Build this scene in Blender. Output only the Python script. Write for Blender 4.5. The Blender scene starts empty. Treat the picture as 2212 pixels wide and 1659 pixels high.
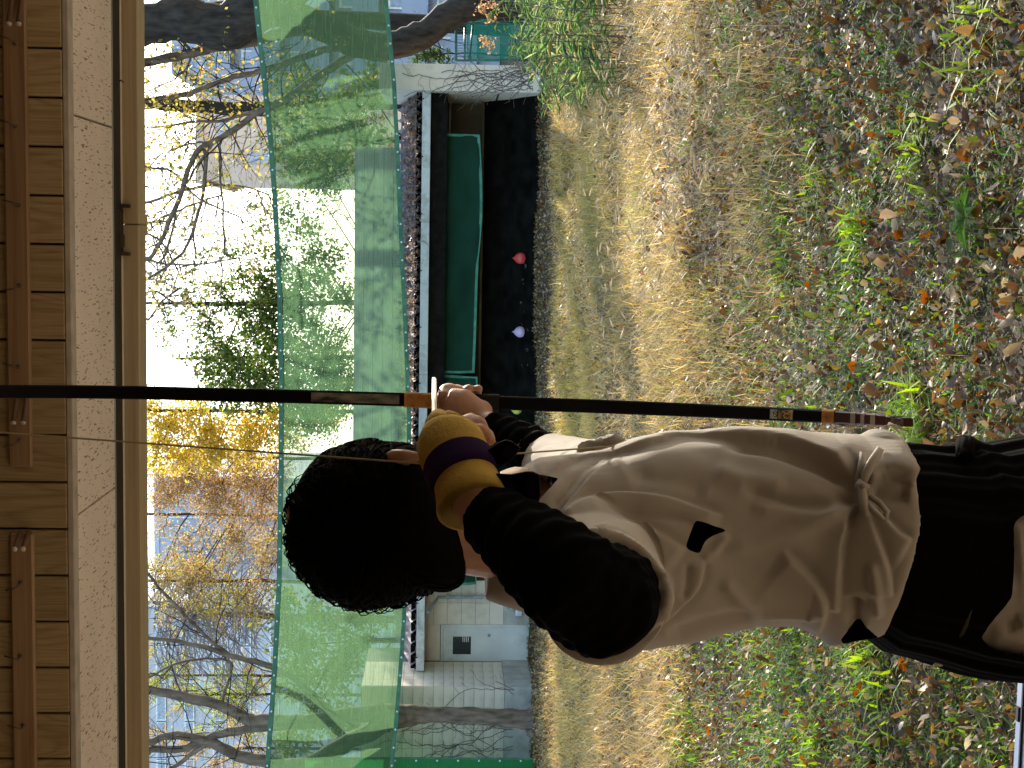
import bpy, bmesh, math, random
import numpy as np
from mathutils import Vector, Matrix
R_ = math.radians
random.seed(7); RNG = np.random.default_rng(7)
SC = bpy.context.scene
COL = SC.collection

# ---------------------------------------------------------------- camera
CAM = Vector((0.0, 0.0, 1.9))
YAW, PITCH, ROLL = R_(5.55), R_(2.55), R_(0.75)
FPX = 3194.0                                   # focal length in pixels of a 2212 px wide frame
F = Vector((-math.sin(YAW)*math.cos(PITCH), math.cos(YAW)*math.cos(PITCH), -math.sin(PITCH)))
R0 = Vector((math.cos(YAW), math.sin(YAW), 0.0))
U0 = R0.cross(F)
RR = R0*math.cos(ROLL) + U0*math.sin(ROLL)     # the archer's right
UU = U0*math.cos(ROLL) - R0*math.sin(ROLL)     # up
cam_d = bpy.data.cameras.new('camera'); cam = bpy.data.objects.new('camera', cam_d); COL.objects.link(cam)
# the phone was held on its side: the frame's right is the ground, its top is the scene's right
m = Matrix.Identity(4)
for i in range(3):
    m[i][0] = -UU[i]; m[i][1] = RR[i]; m[i][2] = -F[i]; m[i][3] = CAM[i]
cam.matrix_world = m
cam_d.sensor_fit = 'HORIZONTAL'; cam_d.sensor_width = 36.0; cam_d.lens = 36.0*FPX/2212.0
cam_d.clip_start = 0.05; cam_d.clip_end = 2000.0
SC.camera = cam

# ---------------------------------------------------------------- world, sun, exposure
SUN_EL, SUN_AZ = R_(23.3), R_(18.0)             # azimuth from +Y towards +X
SC.world = bpy.data.worlds.new('World'); SC.world.use_nodes = True
nt = SC.world.node_tree; nt.nodes.clear()
o_ = nt.nodes.new('ShaderNodeOutputWorld'); b_ = nt.nodes.new('ShaderNodeBackground')
s_ = nt.nodes.new('ShaderNodeTexSky'); s_.sky_type = 'NISHITA'; s_.sun_disc = False
s_.sun_elevation = SUN_EL; s_.sun_rotation = SUN_AZ; s_.air_density = 1.0; s_.dust_density = 1.2; s_.ozone_density = 1.5
nt.links.new(s_.outputs[0], b_.inputs[0]); nt.links.new(b_.outputs[0], o_.inputs[0]); b_.inputs[1].default_value = 0.15
sd = bpy.data.lights.new('sun', 'SUN'); sd.energy = 3.2; sd.angle = R_(0.5); sd.color = (1.0, 0.91, 0.78)
sun = bpy.data.objects.new('sun', sd); COL.objects.link(sun)
SUNDIR = Vector((math.sin(SUN_AZ)*math.cos(SUN_EL), math.cos(SUN_AZ)*math.cos(SUN_EL), math.sin(SUN_EL)))
sun.rotation_euler = SUNDIR.to_track_quat('Z', 'Y').to_euler()
vs = SC.view_settings
SC.display_settings.display_device = 'sRGB'
vs.view_transform = 'Standard'; vs.look = 'None'; vs.gamma = 1.0; vs.use_curve_mapping = False
vs.exposure = 1.5
SC.render.engine = 'CYCLES'
SC.cycles.max_bounces = 10; SC.cycles.transparent_max_bounces = 24
SC.cycles.diffuse_bounces = 5; SC.cycles.transmission_bounces = 8
SC.cycles.use_denoising = True

# ---------------------------------------------------------------- measuring helpers
def ray(x, y):
    return F + RR*((829.5 - y)/FPX) + UU*((1106.0 - x)/FPX)
FH = Vector((-math.sin(YAW), math.cos(YAW), 0.0))
def PH(x, y, d):                                # point seen at (x, y), d metres ahead along the floor
    r = ray(x, y); return CAM + r*(d/r.dot(FH))
def onY(x, y, Y):
    r = ray(x, y); return CAM + r*(Y/r.y)
def onG(x, y, z=0.0):
    r = ray(x, y); return CAM + r*((z - CAM.z)/r.z)
_B = np.array([list(RR), list(UU), list(F)])
def proj(V):                                    # N x 3 -> x, y in the 2212 frame
    q = (V - np.array(CAM)) @ _B.T
    return 1106.0 - FPX*q[:, 1]/q[:, 2], 829.5 - FPX*q[:, 0]/q[:, 2]

# ---------------------------------------------------------------- object helpers
def tag(o, label=None, cat=None, group=None, kind=None):
    if label: o['label'] = label
    if cat: o['category'] = cat
    if group: o['group'] = group
    if kind: o['kind'] = kind
    return o
def empty(name, loc=(0, 0, 0), label=None, cat=None, group=None):
    o = bpy.data.objects.new(name, None); COL.objects.link(o); o.location = loc
    o.empty_display_size = 0.1
    return tag(o, label, cat, group)
def link(name, me, mat=None, parent=None, smooth=False):
    o = bpy.data.objects.new(name, me); COL.objects.link(o)
    if mat is not None:
        if isinstance(mat, (list, tuple)):
            for q in mat: me.materials.append(q)
        else: me.materials.append(mat)
    if smooth: me.polygons.foreach_set('use_smooth', np.ones(len(me.polygons), dtype=bool))
    if parent is not None:
        o.parent = parent; o.matrix_parent_inverse = parent_world(parent).inverted()
    return o
def parent_world(o):
    mt = Matrix.LocRotScale(o.location, o.rotation_euler, o.scale)
    if o.parent is not None: mt = parent_world(o.parent) @ o.matrix_parent_inverse @ mt
    return mt
class MB:                                       # collects shapes for ONE mesh
    def __init__(s): s.v = []; s.f = []; s.c = []
    def add(s, vs_, fs_, col=None):
        n = len(s.v); s.v += [tuple(q) for q in vs_]; s.f += [tuple(i+n for i in q) for q in fs_]
        if col is not None: s.c += [col]*len(vs_)
        return s
    def box(s, x0, x1, y0, y1, z0, z1):
        return s.add([(x0,y0,z0),(x1,y0,z0),(x1,y1,z0),(x0,y1,z0),(x0,y0,z1),(x1,y0,z1),(x1,y1,z1),(x0,y1,z1)],
                     [(0,3,2,1),(4,5,6,7),(0,1,5,4),(1,2,6,5),(2,3,7,6),(3,0,4,7)])
    def bbox(s, x0, x1, y0, y1, z0, z1, b):     # bevelled box
        bm = bmesh.new(); bmesh.ops.create_cube(bm, size=1.0)
        for q in bm.verts: q.co = Vector(((x0+x1)/2+q.co.x*(x1-x0), (y0+y1)/2+q.co.y*(y1-y0), (z0+z1)/2+q.co.z*(z1-z0)))
        bmesh.ops.bevel(bm, geom=bm.edges[:], offset=b, segments=1, affect='EDGES')
        bm.verts.index_update()
        s.add([q.co for q in bm.verts], [[q.index for q in f.verts] for f in bm.faces]); bm.free(); return s
    def tube(s, pts, rad, n=6, cap=True, col=None, flat=1.0):
        pts = [Vector(p) for p in pts]
        if not isinstance(rad, (list, tuple)): rad = [rad]*len(pts)
        base = len(s.v); up = None; rings = []
        for i, p in enumerate(pts):
            t = (pts[min(i+1, len(pts)-1)] - pts[max(i-1, 0)])
            if t.length < 1e-9: t = Vector((0,0,1))
            t.normalize()
            if up is None:
                up = Vector((0,0,1)) if abs(t.z) < .9 else Vector((1,0,0))
            a = (up - t*up.dot(t))
            if a.length < 1e-6: a = t.orthogonal()
            a.normalize(); b = t.cross(a); up = a
            for k in range(n):
                th = 2*math.pi*k/n
                s.v.append(tuple(p + a*(math.cos(th)*rad[i]*flat) + b*(math.sin(th)*rad[i])))
        m_ = len(pts)
        for i in range(m_-1):
            for k in range(n):
                k2 = (k+1) % n
                s.f.append((base+i*n+k, base+i*n+k2, base+(i+1)*n+k2, base+(i+1)*n+k))
        if cap:
            s.f.append(tuple(base+k for k in range(n-1, -1, -1)))
            s.f.append(tuple(base+(m_-1)*n+k for k in range(n)))
        if col is not None: s.c += [col]*(m_*n)
        return s
    def ball(s, c, r, nu=12, nv=8, sq=(1,1,1), col=None):
        c = Vector(c); base = len(s.v)
        s.v.append(tuple(c+Vector((0,0,r*sq[2]))))
        for i in range(1, nv):
            ph = math.pi*i/nv
            for k in range(nu):
                th = 2*math.pi*k/nu
                s.v.append(tuple(c+Vector((r*sq[0]*math.sin(ph)*math.cos(th), r*sq[1]*math.sin(ph)*math.sin(th), r*sq[2]*math.cos(ph)))))
        s.v.append(tuple(c-Vector((0,0,r*sq[2])))); e = len(s.v)-1
        for k in range(nu): s.f.append((base, base+1+k, base+1+(k+1)%nu))
        for i in range(nv-2):
            for k in range(nu):
                k2 = (k+1)%nu; a = base+1+i*nu
                s.f.append((a+k, a+nu+k, a+nu+k2, a+k2))
        a = base+1+(nv-2)*nu
        for k in range(nu): s.f.append((e, a+(k+1)%nu, a+k))
        if col is not None: s.c += [col]*(e+1-base)
        return s
    def loft(s, rings, cap=True):               # rings: lists of equally many points
        base = len(s.v); n = len(rings[0])
        for r in rings: s.v += [tuple(p) for p in r]
        for i in range(len(rings)-1):
            for k in range(n):
                k2 = (k+1) % n
                s.f.append((base+i*n+k, base+i*n+k2, base+(i+1)*n+k2, base+(i+1)*n+k))
        if cap:
            s.f.append(tuple(base+k for k in range(n-1, -1, -1))); s.f.append(tuple(base+(len(rings)-1)*n+k for k in range(n)))
        return s
    def mesh(s, name):
        me = bpy.data.meshes.new(name); me.from_pydata(s.v, [], s.f)
        if s.c and len(s.c) == len(s.v):
            at = me.color_attributes.new('Col', 'FLOAT_COLOR', 'POINT')
            at.data.foreach_set('color', np.array([(q[0], q[1], q[2], 1.0) for q in s.c], dtype=np.float32).ravel())
        me.update(); return me
    def build(s, name, mat=None, parent=None, smooth=False): return link(name, s.mesh(name), mat, parent, smooth)
def np_mesh(name, V, T, C=None):                # V: n x 3, T: m x 3 triangles, C: n x 3 colours
    me = bpy.data.meshes.new(name)
    me.vertices.add(len(V)); me.vertices.foreach_set('co', np.asarray(V, dtype=np.float32).ravel())
    me.loops.add(len(T)*3); me.loops.foreach_set('vertex_index', np.asarray(T, dtype=np.int32).ravel())
    me.polygons.add(len(T)); me.polygons.foreach_set('loop_start', np.arange(0, len(T)*3, 3, dtype=np.int32))
    me.update(calc_edges=True)
    if C is not None:
        at = me.color_attributes.new('Col', 'FLOAT_COLOR', 'POINT')
        at.data.foreach_set('color', np.concatenate([np.asarray(C, dtype=np.float32), np.ones((len(C), 1), dtype=np.float32)], 1).ravel())
    return me
def evaluated(me, mods):                        # run modifiers on a mesh and return the result
    o = bpy.data.objects.new('work', me); COL.objects.link(o); mods(o)
    dg = bpy.context.evaluated_depsgraph_get(); out = bpy.data.meshes.new_from_object(o.evaluated_get(dg))
    bpy.data.objects.remove(o); return out
def voxel(me, size, smooth=4):
    def md(o):
        r = o.modifiers.new('r', 'REMESH'); r.mode = 'VOXEL'; r.voxel_size = size
        if smooth:
            q = o.modifiers.new('s', 'SMOOTH'); q.factor = .5; q.iterations = smooth
    return evaluated(me, md)

# ---------------------------------------------------------------- materials
def mk(name, col, rough=.8, var=.2, scale=6.0, bump=0.0, bscale=40.0, spec=.3, metal=0.0, stretch=(1,1,1), col2=None, detail=6.0, dirt=None, dscale=2.0, trans=0.0):
    mt = bpy.data.materials.new(name); mt.use_nodes = True
    n = mt.node_tree; n.nodes.clear(); L = n.links.new
    out = n.nodes.new('ShaderNodeOutputMaterial'); bs = n.nodes.new('ShaderNodeBsdfPrincipled')
    tc = n.nodes.new('ShaderNodeTexCoord'); mp = n.nodes.new('ShaderNodeMapping'); mp.inputs['Scale'].default_value = stretch
    L(tc.outputs['Object'], mp.inputs[0])
    nz = n.nodes.new('ShaderNodeTexNoise'); nz.inputs['Scale'].default_value = scale; nz.inputs['Detail'].default_value = detail
    L(mp.outputs[0], nz.inputs['Vector'])
    mx = n.nodes.new('ShaderNodeMix'); mx.data_type = 'RGBA'
    c2 = col2 if col2 else tuple(max(0, q*(1-var*1.6)) for q in col)
    c1 = col if col2 else tuple(min(1, q*(1+var)) for q in col)
    mx.inputs[6].default_value = (*c1, 1); mx.inputs[7].default_value = (*c2, 1)
    rp = n.nodes.new('ShaderNodeValToRGB'); rp.color_ramp.elements[0].position = .3; rp.color_ramp.elements[1].position = .7
    L(nz.outputs[0], rp.inputs[0]); L(rp.outputs[0], mx.inputs[0])
    src = mx.outputs[2]
    if dirt:
        n2 = n.nodes.new('ShaderNodeTexNoise'); n2.inputs['Scale'].default_value = dscale; n2.inputs['Detail'].default_value = 8; n2.inputs['Roughness'].default_value = .7
        L(tc.outputs['Object'], n2.inputs['Vector'])
        r2 = n.nodes.new('ShaderNodeValToRGB'); r2.color_ramp.elements[0].position = .5; r2.color_ramp.elements[1].position = .75
        L(n2.outputs[0], r2.inputs[0])
        m2 = n.nodes.new('ShaderNodeMix'); m2.data_type = 'RGBA'; m2.inputs[7].default_value = (*dirt, 1)
        L(r2.outputs[0], m2.inputs[0]); L(src, m2.inputs[6]); src = m2.outputs[2]
    L(src, bs.inputs['Base Color'])
    bs.inputs['Roughness'].default_value = rough; bs.inputs['Specular IOR Level'].default_value = spec; bs.inputs['Metallic'].default_value = metal
    if bump:
        nb = n.nodes.new('ShaderNodeTexNoise'); nb.inputs['Scale'].default_value = bscale; nb.inputs['Detail'].default_value = 5
        L(mp.outputs[0], nb.inputs['Vector'])
        bp = n.nodes.new('ShaderNodeBump'); bp.inputs['Strength'].default_value = bump; bp.inputs['Distance'].default_value = .01
        L(nb.outputs[0], bp.inputs['Height']); L(bp.outputs[0], bs.inputs['Normal'])
    if trans:
        tr = n.nodes.new('ShaderNodeBsdfTranslucent'); L(src, tr.inputs[0])
        ms = n.nodes.new('ShaderNodeMixShader'); ms.inputs[0].default_value = trans
        L(bs.outputs[0], ms.inputs[1]); L(tr.outputs[0], ms.inputs[2]); L(ms.outputs[0], out.inputs[0])
    else: L(bs.outputs[0], out.inputs[0])
    return mt
def mk_leaf(name, trans=.45, rough=.45, spec=.4, gain=1.0):   # colour from the 'Col' attribute, thin and translucent
    mt = bpy.data.materials.new(name); mt.use_nodes = True
    n = mt.node_tree; n.nodes.clear(); L = n.links.new
    out = n.nodes.new('ShaderNodeOutputMaterial'); bs = n.nodes.new('ShaderNodeBsdfPrincipled')
    at = n.nodes.new('ShaderNodeAttribute'); at.attribute_name = 'Col'
    L(at.outputs[0], bs.inputs['Base Color']); bs.inputs['Roughness'].default_value = rough; bs.inputs['Specular IOR Level'].default_value = spec
    tr = n.nodes.new('ShaderNodeBsdfTranslucent'); hs = n.nodes.new('ShaderNodeHueSaturation'); hs.inputs['Saturation'].default_value = 1.15; hs.inputs['Value'].default_value = 1.25*gain
    L(at.outputs[0], hs.inputs['Color']); L(hs.outputs[0], tr.inputs[0])
    ms = n.nodes.new('ShaderNodeMixShader'); ms.inputs[0].default_value = trans
    L(bs.outputs[0], ms.inputs[1]); L(tr.outputs[0], ms.inputs[2]); L(ms.outputs[0], out.inputs[0])
    return mt
def mk_wood(name, light, dark, rough=.55, axis=2, wscale=9.0, dist=6.0, objrand=.25, spec=.3, gscale=1.0):
    mt = bpy.data.materials.new(name); mt.use_nodes = True
    n = mt.node_tree; n.nodes.clear(); L = n.links.new
    out = n.nodes.new('ShaderNodeOutputMaterial'); bs = n.nodes.new('ShaderNodeBsdfPrincipled')
    tc = n.nodes.new('ShaderNodeTexCoord'); oi = n.nodes.new('ShaderNodeObjectInfo')
    mp = n.nodes.new('ShaderNodeMapping'); sc = [1.0, 1.0, 1.0]; sc[axis] = .12; mp.inputs['Scale'].default_value = sc
    mul = n.nodes.new('ShaderNodeMath'); mul.operation = 'MULTIPLY'; mul.inputs[1].default_value = 37.0
    L(oi.outputs['Random'], mul.inputs[0]); L(mul.outputs[0], mp.inputs['Location']); L(tc.outputs['Object'], mp.inputs[0])
    n1 = n.nodes.new('ShaderNodeTexNoise'); n1.inputs['Scale'].default_value = 5*gscale; n1.inputs['Detail'].default_value = 2; n1.inputs['Distortion'].default_value = .6
    L(mp.outputs[0], n1.inputs['Vector'])
    w = n.nodes.new('ShaderNodeMath'); w.operation = 'MULTIPLY'; w.inputs[1].default_value = wscale
    L(n1.outputs[0], w.inputs[0])
    fr = n.nodes.new('ShaderNodeMath'); fr.operation = 'PINGPONG'; fr.inputs[1].default_value = .5; L(w.outputs[0], fr.inputs[0])
    rp = n.nodes.new('ShaderNodeValToRGB'); e = rp.color_ramp.elements
    e[0].position = 0.0; e[0].color = (*dark, 1); e[1].position = .28; e[1].color = (*light, 1)
    L(fr.outputs[0], rp.inputs[0])
    n2 = n.nodes.new('ShaderNodeTexNoise'); n2.inputs['Scale'].default_value = 160*gscale; n2.inputs['Detail'].default_value = 3
    m3 = n.nodes.new('ShaderNodeMapping'); s3 = [1.0]*3; s3[axis] = .02; m3.inputs['Scale'].default_value = s3; L(tc.outputs['Object'], m3.inputs[0]); L(m3.outputs[0], n2.inputs['Vector'])
    mr = n.nodes.new('ShaderNodeMapRange'); mr.inputs[1].default_value = .2; mr.inputs[2].default_value = .8; mr.inputs[3].default_value = .75; mr.inputs[4].default_value = 1.15
    L(n2.outputs[0], mr.inputs[0])
    m4 = n.nodes.new('ShaderNodeMapRange'); m4.inputs[3].default_value = 1-objrand; m4.inputs[4].default_value = 1+objrand; L(oi.outputs['Random'], m4.inputs[0])
    mm = n.nodes.new('ShaderNodeMath'); mm.operation = 'MULTIPLY'; L(mr.outputs[0], mm.inputs[0]); L(m4.outputs[0], mm.inputs[1])
    vm = n.nodes.new('ShaderNodeVectorMath'); vm.operation = 'SCALE'; L(rp.outputs[0], vm.inputs[0]); L(mm.outputs[0], vm.inputs['Scale'])
    L(vm.outputs[0], bs.inputs['Base Color']); bs.inputs['Roughness'].default_value = rough; bs.inputs['Specular IOR Level'].default_value = spec
    bp = n.nodes.new('ShaderNodeBump'); bp.inputs['Strength'].default_value = .15; bp.inputs['Distance'].default_value = .004
    L(n2.outputs[0], bp.inputs['Height']); L(bp.outputs[0], bs.inputs['Normal'])
    L(bs.outputs[0], out.inputs[0]); return mt
def mk_net(name, col, hole=.4, spec=.1, streak=True, tr_mix=.65):          # woven shade net: open weave with threads that let light through
    mt = bpy.data.materials.new(name); mt.use_nodes = True
    n = mt.node_tree; n.nodes.clear(); L = n.links.new
    out = n.nodes.new('ShaderNodeOutputMaterial'); df = n.nodes.new('ShaderNodeBsdfDiffuse'); tl = n.nodes.new('ShaderNodeBsdfTranslucent'); tp = n.nodes.new('ShaderNodeBsdfTransparent')
    df.inputs[0].default_value = (*col, 1); tl.inputs[0].default_value = (*[min(1, q*1.4) for q in col], 1)
    tp.inputs[0].default_value = (*[.84+.12*q for q in (0, 1, .2)], 1)
    a = n.nodes.new('ShaderNodeMixShader'); a.inputs[0].default_value = tr_mix; L(df.outputs[0], a.inputs[1]); L(tl.outputs[0], a.inputs[2])
    tc = n.nodes.new('ShaderNodeTexCoord'); mp = n.nodes.new('ShaderNodeMapping'); mp.inputs['Scale'].default_value = (.6, 1, 14) if streak else (1, 1, 1)
    L(tc.outputs['Object'], mp.inputs[0])
    nz = n.nodes.new('ShaderNodeTexNoise'); nz.inputs['Scale'].default_value = 3.0; nz.inputs['Detail'].default_value = 6; L(mp.outputs[0], nz.inputs['Vector'])
    mr = n.nodes.new('ShaderNodeMapRange'); mr.inputs[1].default_value = .3; mr.inputs[2].default_value = .7; mr.inputs[3].default_value = hole-.10; mr.inputs[4].default_value = hole+.10
    L(nz.outputs[0], mr.inputs[0])
    b = n.nodes.new('ShaderNodeMixShader'); L(mr.outputs[0], b.inputs[0]); L(a.outputs[0], b.inputs[1]); L(tp.outputs[0], b.inputs[2])
    L(b.outputs[0], out.inputs[0]); return mt
def mk_soffit(name):                                            # rock-wool ceiling board with worm holes
    mt = mk(name, (.84, .74, .64), rough=.95, var=.06, scale=3, spec=.1)
    n = mt.node_tree; L = n.links.new; bs = [q for q in n.nodes if q.type == 'BSDF_PRINCIPLED'][0]
    old = bs.inputs['Base Color'].links[0].from_socket
    tc = [q for q in n.nodes if q.type == 'TEX_COORD'][0]
    mp = n.nodes.new('ShaderNodeMapping'); mp.inputs['Scale'].default_value = (1.0, .16, 1.0); L(tc.outputs['Object'], mp.inputs[0])
    nz = n.nodes.new('ShaderNodeTexNoise'); nz.inputs['Scale'].default_value = 190; nz.inputs['Detail'].default_value = 1.5; nz.inputs['Distortion'].default_value = .5
    L(mp.outputs[0], nz.inputs['Vector'])
    rp = n.nodes.new('ShaderNodeValToRGB'); e = rp.color_ramp.elements; e[0].position = .62; e[1].position = .67; L(nz.outputs[0], rp.inputs[0])
    mx = n.nodes.new('ShaderNodeMix'); mx.data_type = 'RGBA'; mx.inputs[7].default_value = (.30, .21, .15, 1)
    L(rp.outputs[0], mx.inputs[0]); L(old, mx.inputs[6]); L(mx.outputs[2], bs.inputs['Base Color'])
    return mt
M = {}
M['pine'] = mk_wood('pine_board', (.43, .325, .18), (.34, .24, .12), axis=2, wscale=16, gscale=1.7, objrand=.12)
M['rail'] = mk_wood('rail_wood', (.33, .215, .12), (.26, .155, .08), axis=0, wscale=6, objrand=.1)
M['beam'] = mk_wood('beam_wood', (.58, .47, .30), (.48, .36, .20), axis=0, wscale=3, objrand=.1, gscale=.6)
M['lip'] = mk_wood('lip_wood', (.72, .65, .52), (.58, .49, .35), axis=0, wscale=3, objrand=.1, gscale=.6)
M['floor'] = mk_wood('floor_wood', (.52, .43, .32), (.42, .33, .23), axis=0, wscale=5, rough=.25, objrand=.2)
M['soffit'] = mk_soffit('ceiling_board')
M['trim'] = mk('trim_grey', (.50, .44, .37), var=.15, scale=20)
M['joint'] = mk('joint_shadow_gap', (.10, .06, .03), rough=.9)
M['dark'] = mk('dark_metal', (.045, .04, .038), rough=.5, metal=.5)
M['alu'] = mk('aluminium', (.44, .48, .53), rough=.45, metal=.3, var=.08)
M['hook'] = mk('rusty_steel', (.14, .10, .07), rough=.5, metal=.5)
M['dowel'] = mk('dowel_wood', (.16, .10, .06), rough=.6)
M['dowel_tip'] = mk('dowel_end_grain', (.62, .56, .48), rough=.8)
M['roofing'] = mk('dojo_roof', (.25, .2, .15))
M['soil'] = mk('soil', (.10, .07, .036), var=.4, scale=5, bump=.6, bscale=30, col2=(.04, .028, .015))
M['leaf'] = mk_leaf('leaf_thin', .36, .45, .38)
M['grass'] = mk_leaf('grass_blade', .5, .5, .35)
M['tree_leaf'] = mk_leaf('tree_leaf', .55, .5, .3)
M['bark'] = mk('bark', (.22, .165, .115), var=.35, scale=9, bump=.8, bscale=26, stretch=(1, 1, .3), spec=.15)
M['bark_dark'] = mk('bark_dark', (.062, .050, .040), var=.35, scale=9, bump=.8, bscale=26, stretch=(1, 1, .3), spec=.15)
M['bark_red'] = mk('bark_red', (.13, .085, .06), var=.3, scale=9, bump=.6, bscale=26, stretch=(1, 1, .2), spec=.15)
M['net'] = mk_net('green_shade_net', (.078, .152, .072), .36)
M['nethem'] = mk('net_hem', (.10, .26, .15), rough=.7, trans=.25)
M['tarp'] = mk_net('green_tarp', (.026, .088, .058), .04, streak=False, tr_mix=.3)
M['tarphem'] = mk('tarp_hem', (.09, .32, .22), rough=.7)
M['tealnet'] = mk_net('teal_net', (.012, .10, .095), .30, tr_mix=.3, streak=False)
M['tealpipe'] = mk('teal_pipe', (.05, .22, .22), rough=.4)
M['eyelet'] = mk('eyelet', (.7, .75, .7), rough=.3, metal=.4)
M['wall'] = mk('siding_panel', (.90, .78, .62), var=.05, scale=3, dirt=(.62, .53, .42), dscale=1.6, rough=.85)
M['wallbk'] = mk('siding_joint', (.27, .26, .24), var=.1)
M['concrete'] = mk('concrete', (.58, .55, .48), var=.15, scale=3, bump=.3, dirt=(.32, .31, .27), dscale=2.5)
M['gutter'] = mk('gutter_paint', (.82, .84, .86), rough=.4, var=.05, dirt=(.33, .33, .30), dscale=2.2, spec=.5)
M['black'] = mk('black_sheet', (.011, .010, .008), rough=.95, var=.4, scale=3, bump=.5, bscale=4, spec=.03)
M['blackboard'] = mk('black_board', (.016, .015, .013), rough=.9, var=.3, spec=.05)
M['brownwall'] = mk('plywood_old', (.20, .14, .075), var=.25, scale=2.0, stretch=(1, 1, .2))
M['roofmetal'] = mk('roof_metal', (.20, .18, .20), rough=.5, var=.3, dirt=(.14, .10, .08))
M['doorpaint'] = mk('door_paint', (.80, .79, .74), rough=.45, var=.06, scale=2, bump=.25, bscale=6, dirt=(.45, .44, .38), dscale=1.4, spec=.5)
M['glass'] = mk('dark_glass', (.02, .025, .03), rough=.08, var=.1, spec=.6)
M['steel'] = mk('steel', (.5, .5, .5), rough=.3, metal=.9)
M['pipe'] = mk('grey_pipe', (.42, .45, .50), rough=.45)
M['vine'] = mk('dead_vine', (.16, .125, .10), rough=.9)
# ================================================================ dojo (the shooting hall the camera stands in)
FLOOR = 0.35
YW, YS, YB = 3.54, 4.02, 4.17                    # board wall, far edge of the ceiling board, beam
zS = 1.9 + 0.9                                   # ceiling board height
dojo = empty('dojo', (0, YW, FLOOR), 'wooden archery hall front with pine boards, peg rails and a speckled ceiling strip', 'building')
# pine boards, one object each
k = 0; x = -1.9
base = MB().bbox(-.0541, .0541, 0, .022, 0, .62, .002).mesh('plank')
while x < 1.7:
    o = link('plank', base, M['pine'] if k == 0 else None, dojo)
    o.location = (x, YW + RNG.uniform(-.0006, .0006), zS + .004); k += 1; x += .1135
MB().box(-2.2, 2.2, YW+.023, YW+.06, zS+.01, zS+.63).build('wall_backing', M['joint'], dojo)
# rail boards with hooks and pegs; positions measured on the wall plane
def rail(y_right, y_left, round_left):
    a = onY(30, y_right, YW-.012); b = onY(30, y_left, YW-.012)
    z0, z1 = 3.048, 3.112
    z0 = onY(63, 500, YW-.012).z; z1 = onY(12, 500, YW-.012).z
    r = link('rack_rail', MB().bbox(b.x, a.x, YW-.018, YW-.001, z0, z1, .004).mesh('rack_rail'), M['rail'], dojo)
    return r, (z0+z1)/2
r1, zr = rail(-120, 1008, True); r2, _ = rail(1152, 1800, False)
def hook(y, x_, rail_, kind):
    p = onY(x_, y, YW-.02); s = 1 if kind > 0 else -1
    MB().tube([p+Vector((0,.004,0)), p+Vector((0,-.03,-.004)), p+Vector((.006*s,-.036,.006)), p+Vector((.011*s,-.038,.026))], .0022, 5).tube([p+Vector((0,.003,0)), p+Vector((0,-.003,0))], .005, 6).build('hook', M['hook'], rail_, True)
for y, x_, kd in ((93, 33, 1), (273, 34, 1), (443, 40, 1), (617, 42, -1), (792, 40, 1), (951, 42, -1)): hook(y, x_, r1, kd)
for y, x_, kd in ((1258, 45, -1), (1417, 43, 1), (1566, 50, 1)): hook(y, x_, r2, kd)
def peg(y, x_, ln, rail_):                        # dowel sticking out sideways towards the viewer
    p = onY(x_, y, YW-.065); q = p + Vector((ln, .055, .002))
    d = MB().tube([q, p], .0065, 8).build('peg', M['dowel'], rail_, True)
    MB().tube([p, p+(p-q).normalized()*.004], .0066, 8).build('peg_tip', M['dowel_tip'], dojo, True)
peg(50, 19, .10, r1); peg(50, 40, .10, r1); peg(912, 29, .075, r1); peg(912, 50, .075, r1); peg(1185, 32, .028, r2); peg(1185, 50, .028, r2)
# grey trim under the boards, speckled ceiling board in three pieces, track, beam
MB().bbox(-2.2, 2.2, YW+.001, YW+.045, zS-.012, zS+.003, .002).build('trim', M['trim'], dojo)
j1 = (onY(145, 245, YW+.05).x, ); 
def soff_x(y_, x_):
    r = ray(x_, y_); return (CAM + r*((zS-CAM.z)/r.z)).x
xs = [-2.3, soff_x(1095, 190), soff_x(259, 190), 2.3]
for i in range(3):
    MB().bbox(xs[i]+.0025, xs[i+1]-.0025, YW+.046, YS, zS-.004, zS+.012, .002).build('ceiling_board', M['soffit'], dojo)
MB().box(-2.3, 2.3, YW+.03, YS+.2, zS+.013, zS+.03).build('ceiling_backing', M['dark'], dojo)
MB().box(-2.3, 2.3, YS+.002, YS+.006, zS-.006, zS+.012).build('track_rail', M['alu'], dojo)
MB().box(-2.3, 2.3, YS+.011, YB+.004, zS+.004, zS+.012).build('track_channel', M['dark'], dojo)
zb = onY(302, 830, YB).z; zl = onY(268, 830, YB-.006).z; zt_ = onY(254, 830, YB).z; MB().box(-2.4, 2.4, YB+.005, YB+.03, zt_+.001, zS+.013).build('track_back', M['dark'], dojo)
bx = onY(290, 485, YB).x
MB().bbox(-2.4, bx-.0015, YB, YB+.10, zb, zt_, .003).build('beam', M['beam'], dojo)
MB().bbox(bx+.0015, 2.4, YB, YB+.10, zb, zt_, .003).build('beam', M['beam'], dojo)

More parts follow.
